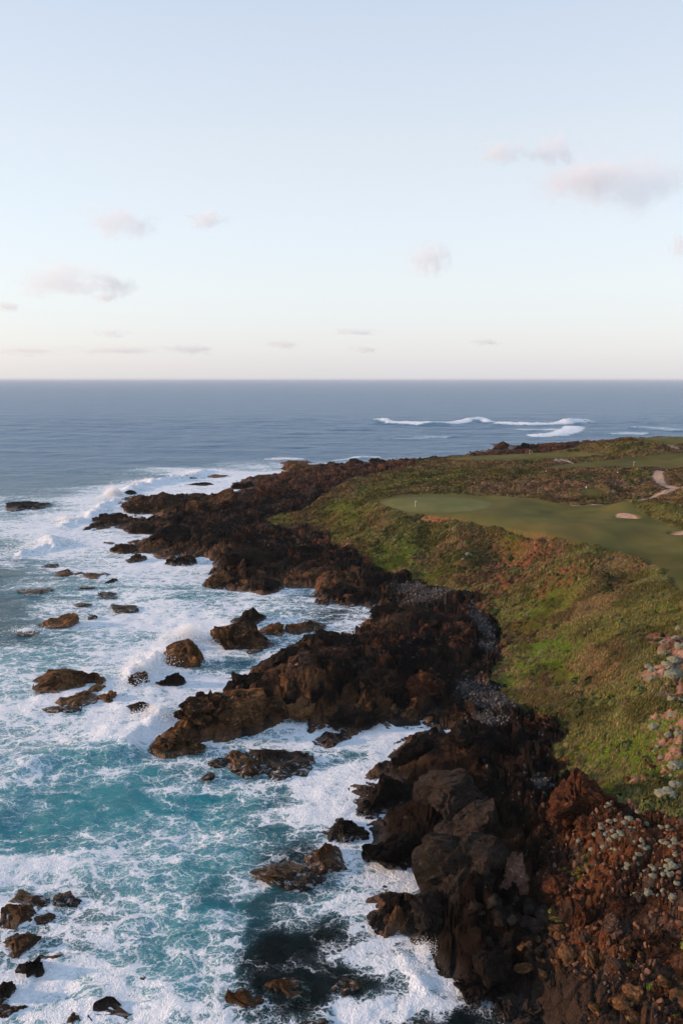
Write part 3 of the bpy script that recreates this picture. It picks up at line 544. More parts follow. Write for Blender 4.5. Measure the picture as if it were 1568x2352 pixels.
LROT = np.array(Euler((.45, .3, .9)).to_matrix())
def rock_mesh(name, dims, seed, sub=4, cuts=16, frac=1.0, spire=0.0, layer=(1, 1, 1), lump=.3):
    r = np.random.default_rng(seed); V, F = ICO[sub]; V = V.copy()
    V += np.stack([lump * (vnoise3(V * 1.5 + 11 * k + seed % 17, seed + k) - .5) for k in range(3)], 1)
    for k in range(cuts):
        nn = r.normal(size=3); nn /= np.linalg.norm(nn); d = r.uniform(.5, .9)
        V -= np.maximum(V @ nn - d, 0)[:, None] * nn
    V *= np.array(dims)[None] / 2 / .82
    if spire: V[:, 2] *= 1 + spire * (V[:, 0] / dims[0])
    s = min(dims); N = V / (np.array(dims) ** 2)[None]; N /= np.linalg.norm(N, axis=1, keepdims=True) + 1e-9
    if frac:
        for cell, am in ((s * .6, .10), (s * .27, .06), (s * .12, .03)) if sub > 3 else ((s * .5, .10), (s * .22, .04)):
            h, c = voro3((V @ LROT) * np.array((.5, 1.15, 1.25))[None] + seed % 50, cell, seed + int(cell * 100)); V += N * (h * am * 1.6 - c * am * 1.2)[:, None] * s * frac
    me = fast_mesh(name, V, F, smooth=True); me.set_sharp_from_angle(angle=R(18)); return me
def px_len(vx, vy, n_, z=0):
    q = P(vx, vy, z); return n_ * math.sqrt(q[0] ** 2 + q[1] ** 2 + (CAMZ - z) ** 2) / FPX
nrock = [0]
def rock(vx, vy, wpx, hpx, label, material, z=0.0, rot=None, deep=1.15, name='sea_rock', sub=4, cat='rock', group=None, tall=.75, on='sea', spire=0.0, frac=1.0):
    """a rock whose outline covers about wpx by hpx picture units round (vx, vy)"""
    nrock[0] += 1; sd_ = 1000 + nrock[0] * 37; base_v = vy + hpx * .5
    c = P(vx, vy + hpx * .12, z); wd = px_len(vx, vy, wpx, z); dist = math.hypot(c[1], CAMZ - z); sn = (CAMZ - z) / dist; cs = c[1] / dist
    hp = px_len(vx, vy, hpx, z); dp = max(wd * .45, min(wd * deep, hp / max(sn, .25) * .75)); ht = max(.35, (hp - dp * sn * .8) / cs) * tall + .45 * min(wd, dp) * .5
    zz = z if on == 'sea' else float(ground(c[0], c[1]))
    if on == 'sea' and hpx < .36 * wpx: ht *= .62
    if on != 'sea': wd *= .9; dp *= .9; ht *= .82
    elif 'tall' not in label: ht *= .66; dp *= 1.15
    if any(q in label.split() for q in ('dome', 'whaleback', 'smooth', 'round')) and not any(q in label for q in ('beside', 'below the dome', 'left of')): frac = .45
    if 'broken' in label or 'crag' in label: frac = 1.25
    me = rock_mesh(name, (wd * (1.2 if on == 'sea' else 1.06), dp, ht * 2), sd_, sub, 22 if on == 'sea' else 28, frac, spire, lump=.85 if on == 'sea' else .55)
    r = rng.uniform(-.35, .35) if rot is None else rot
    o = link(name, me, material, loc=(c[0], c[1], zz - ht * .18), rot=(rng.uniform(-.12, .12), rng.uniform(-.12, .12), r))
    return tag(o, label, cat, group)
SEA_ROCKS = [
 (75,1161,75,22,'low dark ledge awash at the outer edge of the surf','rock_black'),(300,1133,30,12,'small black rock tip where the big splash breaks','rock_black'),(445,1096,26,8,'tiny dark rock behind the line of breakers','rock_black'),
 (500,1093,50,9,'thin flat rock in white water below the far breakers','rock_brown'),(470,1113,70,14,'flat dark rock awash between far breakers and headland','rock_black'),(615,1094,60,12,'low brown rock shelf off the far black headland','rock_brown'),
 (110,1300,30,10,'small dark rock in foam above the long brown reef','rock_black'),(140,1316,60,20,'left hump of the reef ridge in white foam','rock_brown'),(205,1324,95,22,'long brown reef ridge slanting through white foam','rock_brown'),(90,1357,80,12,'low brown rock barely breaking the dark blue water','rock_kelp'),(190,1350,50,10,'thin dark slab just below the slanting reef','rock_black'),
 (253,1337,26,12,'small black rock right of the slanting reef','rock_black'),(250,1364,52,14,'flat grey rock with water streaming over it','rock_grey'),(288,1396,72,20,'dark ribbed rock in the middle of the white foam','rock_black'),(192,1388,36,8,'thin brown rock awash left of the ribbed rock','rock_kelp'),(213,1414,22,12,'small lone dark rock in pale foam','rock_black'),(380,1390,30,8,'small pinkish rock nearly covered by foam','rock_brown'),
 (140,1430,75,28,'dark rock with white wash at its left end','rock_brown'),(75,1455,56,12,'low rock tail stretching left in white wash','rock_kelp'),
 (170,1566,120,52,'orange brown rock ridge rising from the surf','rock_brown'),(105,1588,60,26,'low left end of the orange rock ridge','rock_brown'),(220,1556,26,14,'small brown knob at the end of the orange ridge','rock_brown'),(190,1602,100,50,'brown rock mound in front of the orange ridge','rock_brown'),(225,1582,44,36,'dark topped peak of the front brown mound','rock_brown'),(250,1602,44,40,'pale brown wedge rock at the mound end','rock_brown'),(160,1628,70,24,'brown rock with foam streaming off below the mound','rock_kelp'),
 (440,1515,76,82,'tall brown rock below the big wave splash','rock_brown'),(398,1568,56,48,'black boulder under the tall brown rock','rock_black'),(322,1562,58,64,'brown rock half veiled by breaking white spray','rock_brown'),
 (318,1624,86,34,'black rock at the top of the spray curtain','rock_black'),(360,1634,56,34,'rounded black rock beside the spray curtain','rock_black'),(400,1617,30,10,'small black rock tip in white wash','rock_black'),(430,1622,40,12,'low black rock between splash and brown promontory','rock_black'),
 (640,1745,130,68,'black seaweed topped rock island off the promontory','rock_black'),(550,1742,66,50,'brown left end of the black rock island','rock_brown'),(575,1762,60,40,'brown kelp skirt rock in front of the black island','rock_kelp'),(505,1748,40,24,'low outer tip of the black rock island','rock_black'),(482,1781,30,16,'small brown rock alone in the surf','rock_kelp'),
 (550,1462,125,104,'big brown sea rock with steep seaward face','rock_brown'),(575,1420,84,50,'black capped top of the big brown sea rock','rock_black'),(680,1440,64,40,'orange rock hump beside the big brown sea rock','rock_brown'),(625,1448,60,40,'middle brown rock linking the big sea rock and orange hump','rock_brown'),(582,1494,34,20,'small round rock at the foot of the big sea rock','rock_brown'),(720,1438,60,30,'low brown rock right of the orange hump','rock_kelp'),
 (650,2008,120,50,'kelp brown rock swirled over with foam','rock_kelp'),(745,1975,84,60,'brown rock with foam threads near the cliff foot','rock_kelp'),(700,2020,60,34,'dark low rock awash beside the kelp rock','rock_black'),(610,2005,44,26,'dark flat rock at the left of the kelp rock','rock_kelp'),
 (60,2072,90,34,'long kelp covered rock washed by foam','rock_kelp'),(40,2105,64,48,'rough brown rock in the corner reef','rock_kelp'),(42,2168,66,64,'steep dark rock in the corner reef','rock_brown'),(72,2230,56,84,'tall narrow dark rock in the corner reef','rock_black'),(120,2195,62,36,'submerged brown rock beside a teal pool','rock_kelp'),(150,2070,66,28,'broken dark rock swirling with foam near the kelp rock','rock_black'),(110,2110,56,34,'mottled brown rock breaking through lacy foam','rock_kelp'),
 (6,2285,44,90,'black rock cut by the lower edge corner','rock_black'),(40,2318,50,30,'small kelp rock near the black corner rock','rock_kelp'),(318,2252,66,34,'kelp brown rock alone in lacy foam','rock_kelp'),(310,2282,52,24,'flat brown rock below the lone kelp rock','rock_kelp'),(232,2334,96,64,'black block rock at the bottom edge','rock_black'),(180,2348,60,36,'kelp rock left of the black bottom block','rock_kelp'),(248,2296,36,22,'small dark rock above the black bottom block','rock_black'),
 (555,2288,96,60,'orange brown kelp rock at the dark pool edge','rock_kelp'),(452,2290,36,30,'small sunken brown rock in teal water','rock_kelp'),(660,2268,90,56,'drowned brown rock in the dark pool','rock_kelp'),(650,2350,170,56,'long black rock along the bottom edge','rock_black'),(385,2340,60,20,'low dark rock in foam by the bottom edge','rock_black'),(790,2270,60,40,'sunken dark rock in the clear pool','rock_kelp')]
for q in SEA_ROCKS: rock(*q, deep=1.0)
SHORE = [
 (1135,1040,50,12,'flat brown far rock shelf beyond the fairway','rock_brown',2),(1148,1021,60,13,'low red brown rock at the tip of the far point','rock_red',4),(1205,1027,70,18,'dark humped rock on the far point','rock_black',5),(1262,1024,80,15,'broad dark rock along the far point','rock_red',5),(1320,1019,60,10,'black rock row where far point meets the hill','rock_black',4),(1180,1036,70,12,'brown rock in front of the far point','rock_red',4),(1090,1042,34,7,'thin black reef off the far fairway','rock_black',1),(820,1060,40,14,'dark round rock on the far point','rock_black',1.5),(870,1062,46,12,'black rock on the far point next to the turf','rock_black',1.5),(690,1072,110,20,'long low brown rock on the far point','rock_brown',1.5),(560,1112,70,26,'black rounded rock behind the headland','rock_black',1.5),
 (360,1160,160,44,'broad brown rock face at the headland tip','rock_brown',2),(470,1165,120,50,'brown crest rock of the headland','rock_brown',4),(620,1145,110,34,'reddish outcrop behind the headland crest','rock_red',4),(250,1190,110,22,'thin black ledge reaching out into the surf','rock_black',1),(330,1212,100,26,'black ledge between two narrow inlets','rock_black',1.5),(290,1255,90,24,'brown ledge jutting over white water','rock_brown',1),(315,1275,50,34,'brown rock at the end of the jutting ledge','rock_brown',1),
 (390,1225,130,50,'smooth black rock dome on the headland','rock_black',3),(490,1215,110,50,'large smooth dark dome at the headland middle','rock_black',4),(430,1265,120,44,'black stepped rock over the foamy bay','rock_black',3),(560,1275,130,60,'dark jointed rock above the inner bay','rock_black',4),(500,1325,70,46,'brown faced block at the bay corner','rock_brown',2),(610,1335,90,36,'dark low rock by the inner cove','rock_black',2),
 (795,1350,90,40,'rounded black boulders above the cove','rock_black',3),(740,1375,60,30,'brown boulder at the cove mouth','rock_brown',1),(900,1390,120,40,'dark ridge between the coves','rock_black',3),(960,1430,130,44,'black slab beside the pebble strip','rock_black',3),(1060,1460,80,40,'reddish layered rock by the pebble strip','rock_red',4),
 (690,1535,70,66,'pink pointed rock standing on the black promontory','rock_pink',5.0),(560,1612,190,88,'huge brown whaleback rock on the promontory','rock_brown',3),(625,1580,100,40,'flat topped brown slab behind the whaleback','rock_brown',5),(480,1635,120,80,'orange brown bulging rock near the promontory tip','rock_brown',2),(410,1665,90,70,'orange rock shoulder over the surf','rock_brown',1),(395,1712,130,44,'low yellowish rock at the promontory tip','rock_brown',.6),(700,1580,80,50,'cluster block of brown rock behind the slab','rock_brown',5),(560,1555,110,50,'black jagged rock on the promontory edge','rock_black',3),(660,1510,120,44,'long black spine of the promontory','rock_black',3.5),(760,1480,120,46,'black rock ledge along the cove side','rock_black',3),
 (880,1545,150,70,'dark ribbed rock mass in the promontory middle','rock_black',5),(980,1550,110,60,'rust stained ribbed outcrop near the pebbles','rock_red',5),(800,1620,140,60,'dark rock behind the channel head','rock_black',3),(760,1670,110,60,'dark brown rock above the channel water','rock_black',1.5),
 (1090,1700,150,80,'black rounded ridge below the pebble beach','rock_black',5),(970,1695,150,70,'black ridge end beside the narrow inlet','rock_black',4),(1190,1735,110,70,'reddish dark outcrop at the grass edge','rock_red',5),(1250,1642,76,44,'bright orange boulder on the grass','rock_red',6),
 (880,1790,170,90,'black rock block between the two inlets','rock_black',3),(1040,1825,190,130,'large dark dome rock above the inlet','rock_grey',5),(1090,1860,180,110,'upper brown grey dome rock','rock_grey',6),(1080,1965,240,210,'biggest smooth grey brown rock dome','rock_grey',5),(1180,1960,70,90,'pale lichened broken rock beside the biggest dome','rock_pink',8),(900,1930,120,80,'black rock below the dome facing the surf','rock_black',2),(795,1893,110,56,'black seaward rock with orange foot','rock_black',1),
 (985,2100,110,130,'pointed brown wedge rock in the wash','rock_grey',1),(890,2085,110,100,'dark blocky rock by the foam channel','rock_black',1),(1130,2210,220,130,'big black fractured slab at the lower shore','rock_black',2),(1200,2260,140,120,'dark split rock beside the fractured slab','rock_grey',2.5),(1320,1860,120,120,'orange streaked crag of the red knoll','rock_red',8),(1400,1850,70,36,'grey brown crest of the red knoll','rock_red',10),
 (1230,2112,70,66,'large round grey boulder at the foot of the red slope','rock_grey',3.5),(1150,2120,50,54,'brown boulder left of the round grey boulder','rock_grey',3),(1160,2160,44,40,'dark boulder in front of the brown boulder','rock_grey',3),(1240,1870,56,44,'tawny boulder perched above the dark gully','rock_red',7),(1245,1915,50,46,'tawny boulder under the perched one','rock_red',6),(1290,2010,80,60,'orange block on the red slope','rock_red',7),(1340,2090,50,70,'upright orange slab on the red slope','rock_red',6),(1410,2130,50,60,'upright pale slab on the red slope','rock_pink',6.5),(1552,1496,46,28,'pink rock ledge among cushion bushes at the picture edge','rock_pink',16),(1540,1580,50,22,'lower pink rock ledge under the long cushion bush','rock_pink',15),(1562,1606,30,20,'pale pink rock knob by the frame','rock_pink',15),(1290,2300,120,70,'broad brown cracked slab near the bottom corner','rock_grey',4),(1440,2080,80,44,'red blocky crag halfway down the slope','rock_red',8),(1360,1905,70,50,'rust coloured crag under the knoll crest','rock_red',9),(1460,2160,70,44,'tan blocky crag above the boulder jumble','rock_brown',7),(1520,2150,90,60,'orange brown outcrop near the frame edge','rock_red',8)]
for vx, vy, a, b, lb, mt, z in SHORE: rock(vx, vy, a, b, lb, mt, z=z, name='rock_outcrop', on='land', deep=1.1, sub=5 if a * b > 9000 and vy > 1400 else 4)
# loose boulders: shared meshes, one object each
BM = {mt: [rock_mesh('boulder', (1.0, rng.uniform(.75, 1.0), rng.uniform(.6, .8)), 5000 + k * 13 + 7 * j, 3, 14, .8) for k in range(5)] for j, mt in enumerate(('rock_grey', 'rock_brown', 'rock_black', 'rock_red'))}
for mt in BM:
    for me in BM[mt]: me.materials.append(MATS[mt])
def strew(cnt, spots, s0, s1, mts, noun, group, name='boulder'):
    cw = {'rock_grey': 'grey', 'rock_brown': 'brown', 'rock_black': 'black', 'rock_red': 'reddish'}
    for k in range(cnt):
        vx, vy, rx, ry, where = spots[k % len(spots)]; a = rng.uniform(0, 6.28); q = math.sqrt(rng.uniform(0, 1)); t = rng.uniform(0, 1) ** 2.2
        c = hit(vx + rx * q * math.cos(a), vy + ry * q * math.sin(a)); s = s0 + (s1 - s0) * t
        mt = mts[rng.integers(len(mts))]; o = link(name, BM[mt][rng.integers(5)], None, loc=(c[0], c[1], float(ground(c[0], c[1])) + s * .14), rot=(rng.uniform(-.5, .5), rng.uniform(-.5, .5), rng.uniform(0, 6.28)), scale=(s * rng.uniform(.8, 1.25), s * rng.uniform(.8, 1.2), s * rng.uniform(.75, 1.1)))
        tag(o, ('large ' if t > .55 else 'middling ' if t > .2 else 'small ') + cw[mt] + ' ' + noun + ' ' + where, 'boulder', group)
strew(96, [(1380,2210,120,50,'in the upper jumble under the red slope'),(1480,2290,100,55,'in the lower right corner jumble'),(1300,2180,80,50,'beside the round grey boulder'),(1420,2320,110,30,'along the bottom of the jumble'),(1540,2300,40,50,'at the very corner of the jumble'),(1250,2210,70,40,'next to the black fractured slab')], .5, 1.8, ('rock_grey', 'rock_brown', 'rock_brown'), 'boulder', 'boulders below the red slope')
strew(30, [(1180,2080,80,40,'in the dark gully below the biggest dome'),(1120,2130,60,40,'between the wedge rock and the gully'),(1230,2180,50,50,'on the black shore beside the fractured slab')], .9, 2.6, ('rock_black', 'rock_black', 'rock_grey'), 'boulder', 'boulders in the dark gully')
strew(36, [(960,1635,60,22,'piled below the rust stained outcrop'),(900,1650,60,20,'in the middle of the pile behind the channel'),(800,1655,60,30,'at the seaward end of the channel pile')], .9, 2.4, ('rock_brown', 'rock_grey'), 'boulder', 'boulders piled behind the channel')
strew(28, [(1000,1400,90,22,'below the long shingle strip'),(1080,1400,50,30,'at the bend of the shingle'),(900,1330,70,20,'by the far end of the shingle'),(1130,1500,30,40,'between shingle and moss')], .6, 1.5, ('rock_grey', 'rock_red'), 'boulder', 'boulders on the shingle')
strew(26, [(1480,1780,80,30,'on the bare earth near the lone cushion bush'),(1420,1800,80,20,'on the grass above the red knoll'),(1530,1720,30,60,'on the pink bare slope'),(1190,1320,80,40,'on the red patch below the fairway'),(1130,1360,60,25,'at the foot of the red patch')], .35, 1.0, ('rock_red', 'rock_red', 'rock_brown'), 'stone', 'stones on the bare slope')
strew(48, [(1330,1960,60,70,'on the seaward side of the red knoll'),(1420,1930,90,60,'near the top of the red knoll'),(1480,2030,90,60,'among the cushions of the red knoll'),(1360,2040,60,50,'low on the red knoll')], .4, 1.2, ('rock_red', 'rock_red', 'rock_grey'), 'stone', 'stones on the red knoll')
strew(34, [(640,1330,90,30,'by the inner bay'),(720,1560,110,50,'behind the pink pointed rock'),(860,1500,130,40,'on the promontory middle'),(560,1220,120,40,'on the headland'),(1180,1790,60,40,'in the gully above the dome rocks'),(1000,1480,100,30,'beside the ribbed outcrop')], .6, 1.7, ('rock_black', 'rock_grey'), 'block', 'blocks on the black shore')

# ------------------------------------------------------------------ scatter by instances (countless things only)
SRC = {}
def source(name, V, F, leaf, material):
    me = fast_mesh(name, V, F, smooth=False); set_attr(me, 'leaf', leaf); me.materials.append(MATS[material]); o = bpy.data.objects.new(name, me); return o
def scatter(name, pts, scl, rot, tint, idx, sources, label, cat):
    me = bpy.data.meshes.new(name); me.vertices.add(len(pts)); me.vertices.foreach_set('co', np.asarray(pts, np.float32).ravel())
    set_attr(me, 'tint', tint)
    a = me.attributes.new('scl', 'FLOAT_VECTOR', 'POINT'); a.data.foreach_set('vector', np.asarray(scl, np.float32).ravel())
    a = me.attributes.new('rot', 'FLOAT_VECTOR', 'POINT'); a.data.foreach_set('vector', np.asarray(rot, np.float32).ravel())
    a = me.attributes.new('idx', 'INT', 'POINT'); a.data.foreach_set('value', np.asarray(idx, np.int32))
    o = bpy.data.objects.new(name, me); col.objects.link(o)
    g = bpy.data.node_groups.new(name, 'GeometryNodeTree'); g.interface.new_socket('Geometry', in_out='INPUT', socket_type='NodeSocketGeometry'); g.interface.new_socket('Geometry', in_out='OUTPUT', socket_type='NodeSocketGeometry')
    gi = g.nodes.new('NodeGroupInput'); go = g.nodes.new('NodeGroupOutput'); ip = g.nodes.new('GeometryNodeInstanceOnPoints'); jn = g.nodes.new('GeometryNodeJoinGeometry')
    for s in reversed(sources):
        oi = g.nodes.new('GeometryNodeObjectInfo'); oi.inputs['Object'].default_value = s; oi.inputs['As Instance'].default_value = True; g.links.new(oi.outputs['Geometry'], jn.inputs[0])
    def na(nm, t):
        q = g.nodes.new('GeometryNodeInputNamedAttribute'); q.data_type = t; q.inputs[0].default_value = nm; return q.outputs[0]
    g.links.new(gi.outputs[0], ip.inputs['Points']); g.links.new(jn.outputs[0], ip.inputs['Instance']); ip.inputs['Pick Instance'].default_value = True
    g.links.new(na('idx', 'INT'), ip.inputs['Instance Index']); g.links.new(na('rot', 'FLOAT_VECTOR'), ip.inputs['Rotation']); g.links.new(na('scl', 'FLOAT_VECTOR'), ip.inputs['Scale'])
    g.links.new(ip.outputs[0], go.inputs[0]); md = o.modifiers.new('scatter', 'NODES'); md.node_group = g
    return tag(o, label, cat, kind='stuff')
def leaf_clump(k, nleaf, size, dome=True):
    r = np.random.default_rng(900 + k); V, F, Lf = [], [], []
    for i in range(nleaf):
        if dome:                                      # leafy shrub: leaves over a lumpy dome
            a = r.uniform(0, 6.28); t = math.acos(r.uniform(.0, 1)); rr = r.uniform(.72, 1.0) * (1 + .25 * math.sin(3 * a + k))
            c = np.array([math.cos(a) * math.sin(t) * rr, math.sin(a) * math.sin(t) * rr, math.cos(t) * rr * .75]) * .6
            nn = c / np.linalg.norm(c) + r.normal(size=3) * .16; u = np.cross(nn, r.normal(size=3)); u /= np.linalg.norm(u); v = np.cross(nn, u); v /= np.linalg.norm(v)
            q = size * r.uniform(.6, 1.3); b = len(V); V += [c - u * q * .5, c + u * q * .5, c + v * q * 1.1]; F.append((b, b + 1, b + 2)); Lf += [r.uniform(.75, 1.25)] * 3
        else:                                         # tussock: blades combed over by the sea wind
            a = r.uniform(0, 6.28); c = np.array([math.cos(a), math.sin(a), 0]) * r.uniform(0, .42); h = r.uniform(.4, .75); d = np.array([.55 + r.normal() * .22, .28 + r.normal() * .22, 1.0]) * h
            u = np.array([-math.sin(a), math.cos(a), 0]) * size * r.uniform(.6, 1.2); b = len(V); mid = c + d * .55 + np.array([0, 0, .08]); tip = c + d + np.array([.25, .12, -.12]) * h
            V += [c - u, c + u, mid + u * .8, mid - u * .8, tip]; F += [(b, b + 1, b + 2), (b, b + 2, b + 3), (b + 3, b + 2, b + 4)]; bq = r.uniform(.65, 1.35); Lf += [bq] * 5
    Lf = np.array(Lf); return np.array(V), np.array(F), np.stack([Lf] * 3, 1)
shrubs = [source('shrub', *leaf_clump(k, 190, .24), 'plant') for k in range(3)]
tufts = [source('tussock', *leaf_clump(10 + k, 75, .06, False), 'plant') for k in range(3)]
cellw = (LR * .0017 * LR * .0031)                     # ground area of a grid cell
area = np.repeat(cellw[:, None], nu, 1).ravel()
def sample(cnt, dens):
    wgt = area * dens; cs = np.cumsum(wgt); k = np.searchsorted(cs, rng.uniform(0, cs[-1], cnt)); k = np.clip(k, 0, len(X) - 1)
    px = X[k] + rng.uniform(-.5, .5, cnt) * LR[k // nu] * .0017; py = Y[k] + rng.uniform(-.5, .5, cnt) * LR[k // nu] * .0031
    return k, np.stack([px, py, ground(px, py) - .06], 1)
inview = (np.abs(X) < .52 * (Y + 14) + 6) & (Y < 640)
sch = (fair < .05) & (pathm > 1.6) & inview
for c, q in bunkers: sch &= q > 1.35
sch &= (scd[0] > 3.0) & (scd[1] > .3)
bare = np.clip(redm * .85 + pinkm * .95, 0, 1)
nearw = np.clip(130.0 / (Y + 20), .12, 1.4) ** 1.3
gap = sstep(.30, .42, fbm(X / 4.5, Y / 4.5, 341, 4))
heath = (.12 + .88 * gap) * sstep(.3, .7, veg) * sch * (1 - bare) * (1 - .93 * mossm) * nearw
def tints(k, pal, wts):
    n_ = len(k); q = sstep(.3, .7, n2[k]) * .5 + .5 * rng.uniform(0, 1, n_); pal = np.array(pal); W = np.array([f(k) for f in wts]).T + 1e-4; W *= rng.uniform(.35, 1, W.shape); t = pal[W.argmax(1)]
    return 1.22 * t * (rng.uniform(.75, 1.25, n_) * (.7 + .6 * sstep(.38, .62, fbm(X[k] / 5.5, Y[k] / 5.5, 311, 3))))[:, None]
back = sstep(235, 290, Y)                             # behind the green the heath is browner
oliv = np.maximum.reduce([blob(X, Y, *q, e=.8) for q in [(960,1105,150,22),(1060,1085,90,14),(1180,1085,60,10),(1420,1030,70,14),(1500,1170,60,20),(820,1160,90,30)]]); pnk = np.maximum.reduce([blob(X, Y, *q, e=.8) for q in [(1260,1115,110,22),(1480,1130,80,20),(1400,1115,70,14),(1180,1300,90,40),(1300,1290,60,24),(1150,1120,60,16)]])
PAL = [(.105, .094, .027), (.125, .080, .036), (.165, .098, .062), (.175, .130, .050), (.060, .064, .020), (.125, .122, .060), (.095, .105, .018)]
WT = [lambda k: .8 + .9 * oliv[k], lambda k: .4 + .5 * back[k] * (1 - oliv[k]) + .9 * sstep(.45, .6, n1[k]), lambda k: .12 + .5 * back[k] * sstep(.45, .6, n1[k]) + 1.3 * pnk[k], lambda k: .45 * (1 - back[k]) + .9 * sstep(.5, .65, n3[k]), lambda k: .35 + .9 * sstep(.5, .38, n1[k]), lambda k: .55 * sstep(.48, .6, fbm(X[k] / 9, Y[k] / 9, 301)), lambda k: .5 * sstep(.5, .62, fbm(X[k] / 12, Y[k] / 12, 302)) * (1 - back[k])]
nearq = sstep(215, 160, Y)
N1 = 34000; k, pts = sample(N1, heath * (.3 + sstep(.35, .6, n2) + back) * (1 - .65 * nearq)); sz = rng.uniform(.5, 1.1, N1) * (1 + .55 * sstep(180, 330, Y[k])) * sstep(0, 9, -fairm[k] + 3.5)
scatter('heath_shrubs', pts, np.stack([sz * rng.uniform(1.0, 1.6, N1), sz * rng.uniform(.8, 1.0, N1), sz * rng.uniform(.7, 1.1, N1)], 1), np.stack([rng.normal(0, .1, N1), rng.normal(-.15, .1, N1), rng.normal(.85, .3, N1)], 1), tints(k, PAL, WT), rng.integers(0, 3, N1), shrubs, 'low brown and olive heath covering the slopes', 'heath')
N2 = 62000; k, pts = sample(N2, heath * (.45 + sstep(.6, .4, n2) + nearq) * (1 - .75 * back)); sz = rng.uniform(.55, 1.15, N2) * (1 + .5 * sstep(180, 380, Y[k]))
scatter('tussock_grass', pts, np.stack([sz, sz, sz * rng.uniform(.6, 1.0, N2)], 1), np.stack([np.zeros(N2), np.zeros(N2), rng.normal(.3, .35, N2)], 1), tints(k, PAL, [WT[0], WT[1], lambda k: .3 + 0 * X[k], lambda k: .45 + .5 * sstep(.45, .6, n1[k]), lambda k: .1 + 0 * X[k], WT[5], WT[6]]) * .9, rng.integers(0, 3, N2), tufts, 'windblown straw and olive tussock grass on the slope', 'grass')
N5 = 1500; k, pts = sample(N5, heath * (sstep(.5, .64, fbm(X / 16, Y / 16, 331, 3)) + .12)); sz = rng.uniform(1.1, 2.2, N5) * sstep(0, 12, -fairm[k] + 2)
scatter('tall_heath_bushes', pts, np.stack([sz * rng.uniform(1.0, 1.5, N5), sz, sz * rng.uniform(.6, .9, N5)], 1), np.stack([np.zeros(N5), rng.normal(-.12, .08, N5), rng.normal(.85, .3, N5)], 1), tints(k, [(.075, .082, .026), (.11, .085, .036), (.15, .10, .055)], [lambda k: .8 + 0 * X[k], lambda k: .6 + 0 * X[k], lambda k: .3 + .5 * back[k]]) * .8, rng.integers(0, 3, N5), shrubs, 'taller dark mounds of scrub dotted over the heath', 'scrub')
mossd = np.maximum(sstep(.3, .7, veg) * mossm, .35 * hillm * sstep(.55, .68, n1)) * sch * (1 - .6 * bare) * nearw
N3 = 20000; k, pts = sample(N3, mossd); sz = rng.uniform(.3, .6, N3)
scatter('short_grass', pts, np.stack([sz * 1.5, sz * 1.5, sz * .55], 1), np.stack([np.zeros(N3), np.zeros(N3), rng.uniform(-1, 1, N3)], 1), tints(k, [(.085, .115, .014), (.13, .115, .022), (.13, .075, .03)], [lambda k: .8 + 0 * X[k], lambda k: sstep(.4, .6, n1[k]), lambda k: .3 + 0 * X[k]]), rng.integers(0, 3, N3), tufts, 'bright short green turf at the foot of the slope', 'grass')
# pebbles and stone litter
m, n = mat('pebble'); c = n.attr('tint', 'INSTANCER'); n.done(n.bsdf(c, .85, None, .25)); MATS['pebble'] = m
stones = []
for k in range(3):
    me = rock_mesh('pebble', (1, .8, .65), 7000 + k, 2, 12, .0); me.materials.append(MATS['pebble']); stones.append(bpy.data.objects.new('pebble', me))
N4 = 9000; k, pts = sample(N4, (peb * (veg < .6) + .03 * redm * veg + .25 * hillm * (veg < .5) + .07 * rockz * sstep(3, 10, SD)) * inview * nearw * (fair < .05)); sz = .18 + .55 * rng.uniform(0, 1, N4) ** 3 + .2 * sstep(150, 260, Y[k])
tt = np.where((peb[k] > .3)[:, None], np.array([[.075, .068, .064]]), np.where((hillm[k] + veg[k] > .5)[:, None], np.array([[.10, .05, .03]]), np.array([[.05, .04, .034]]))) * rng.uniform(.5, 1.7, N4)[:, None]
pts[:, 2] += .1; scatter('pebbles', pts, np.stack([sz, sz, sz], 1), rng.uniform(0, 6.28, (N4, 3)), tt, rng.integers(0, 3, N4), stones, 'loose grey pebbles and stone litter above the tide line', 'pebbles')

# ------------------------------------------------------------------ cushion bushes
def cushion_mesh(k):
    V, F = ICO[4]; V = V.copy(); h, c = voro3(V + k * 5, .42, 8000 + k); h2, c2 = voro3(V + k * 3, .17, 8100 + k); low = vnoise3(V * 1.3 + k * 7, 8200 + k) - .5
    V *= (1 + .75 * low + .16 * h - .30 * c - .16 * c2 + .08 * h2)[:, None]; V[:, 2] *= .72; me = fast_mesh('cushion_bush', V * .5, F); set_attr(me, 'leaf', np.ones((len(V), 3))); me.materials.append(MATS['cushion']); return me
CB = [cushion_mesh(k) for k in range(6)]
def cushion(vx, vy, wpx, label, group='cushion bushes on the slope', k=None):
    c = hit(vx, vy); dist = math.sqrt(c[0] ** 2 + c[1] ** 2 + (CAMZ - c[2]) ** 2); s = wpx * dist / FPX
    o = link('cushion_bush', CB[rng.integers(6) if k is None else k], None, loc=(c[0], c[1], float(ground(c[0], c[1])) + s * .12), rot=(0, 0, rng.uniform(0, 6.28)), scale=(s, s * rng.uniform(.8, 1.1), s * rng.uniform(.75, 1.0)))
    return tag(o, label, 'bush', group)
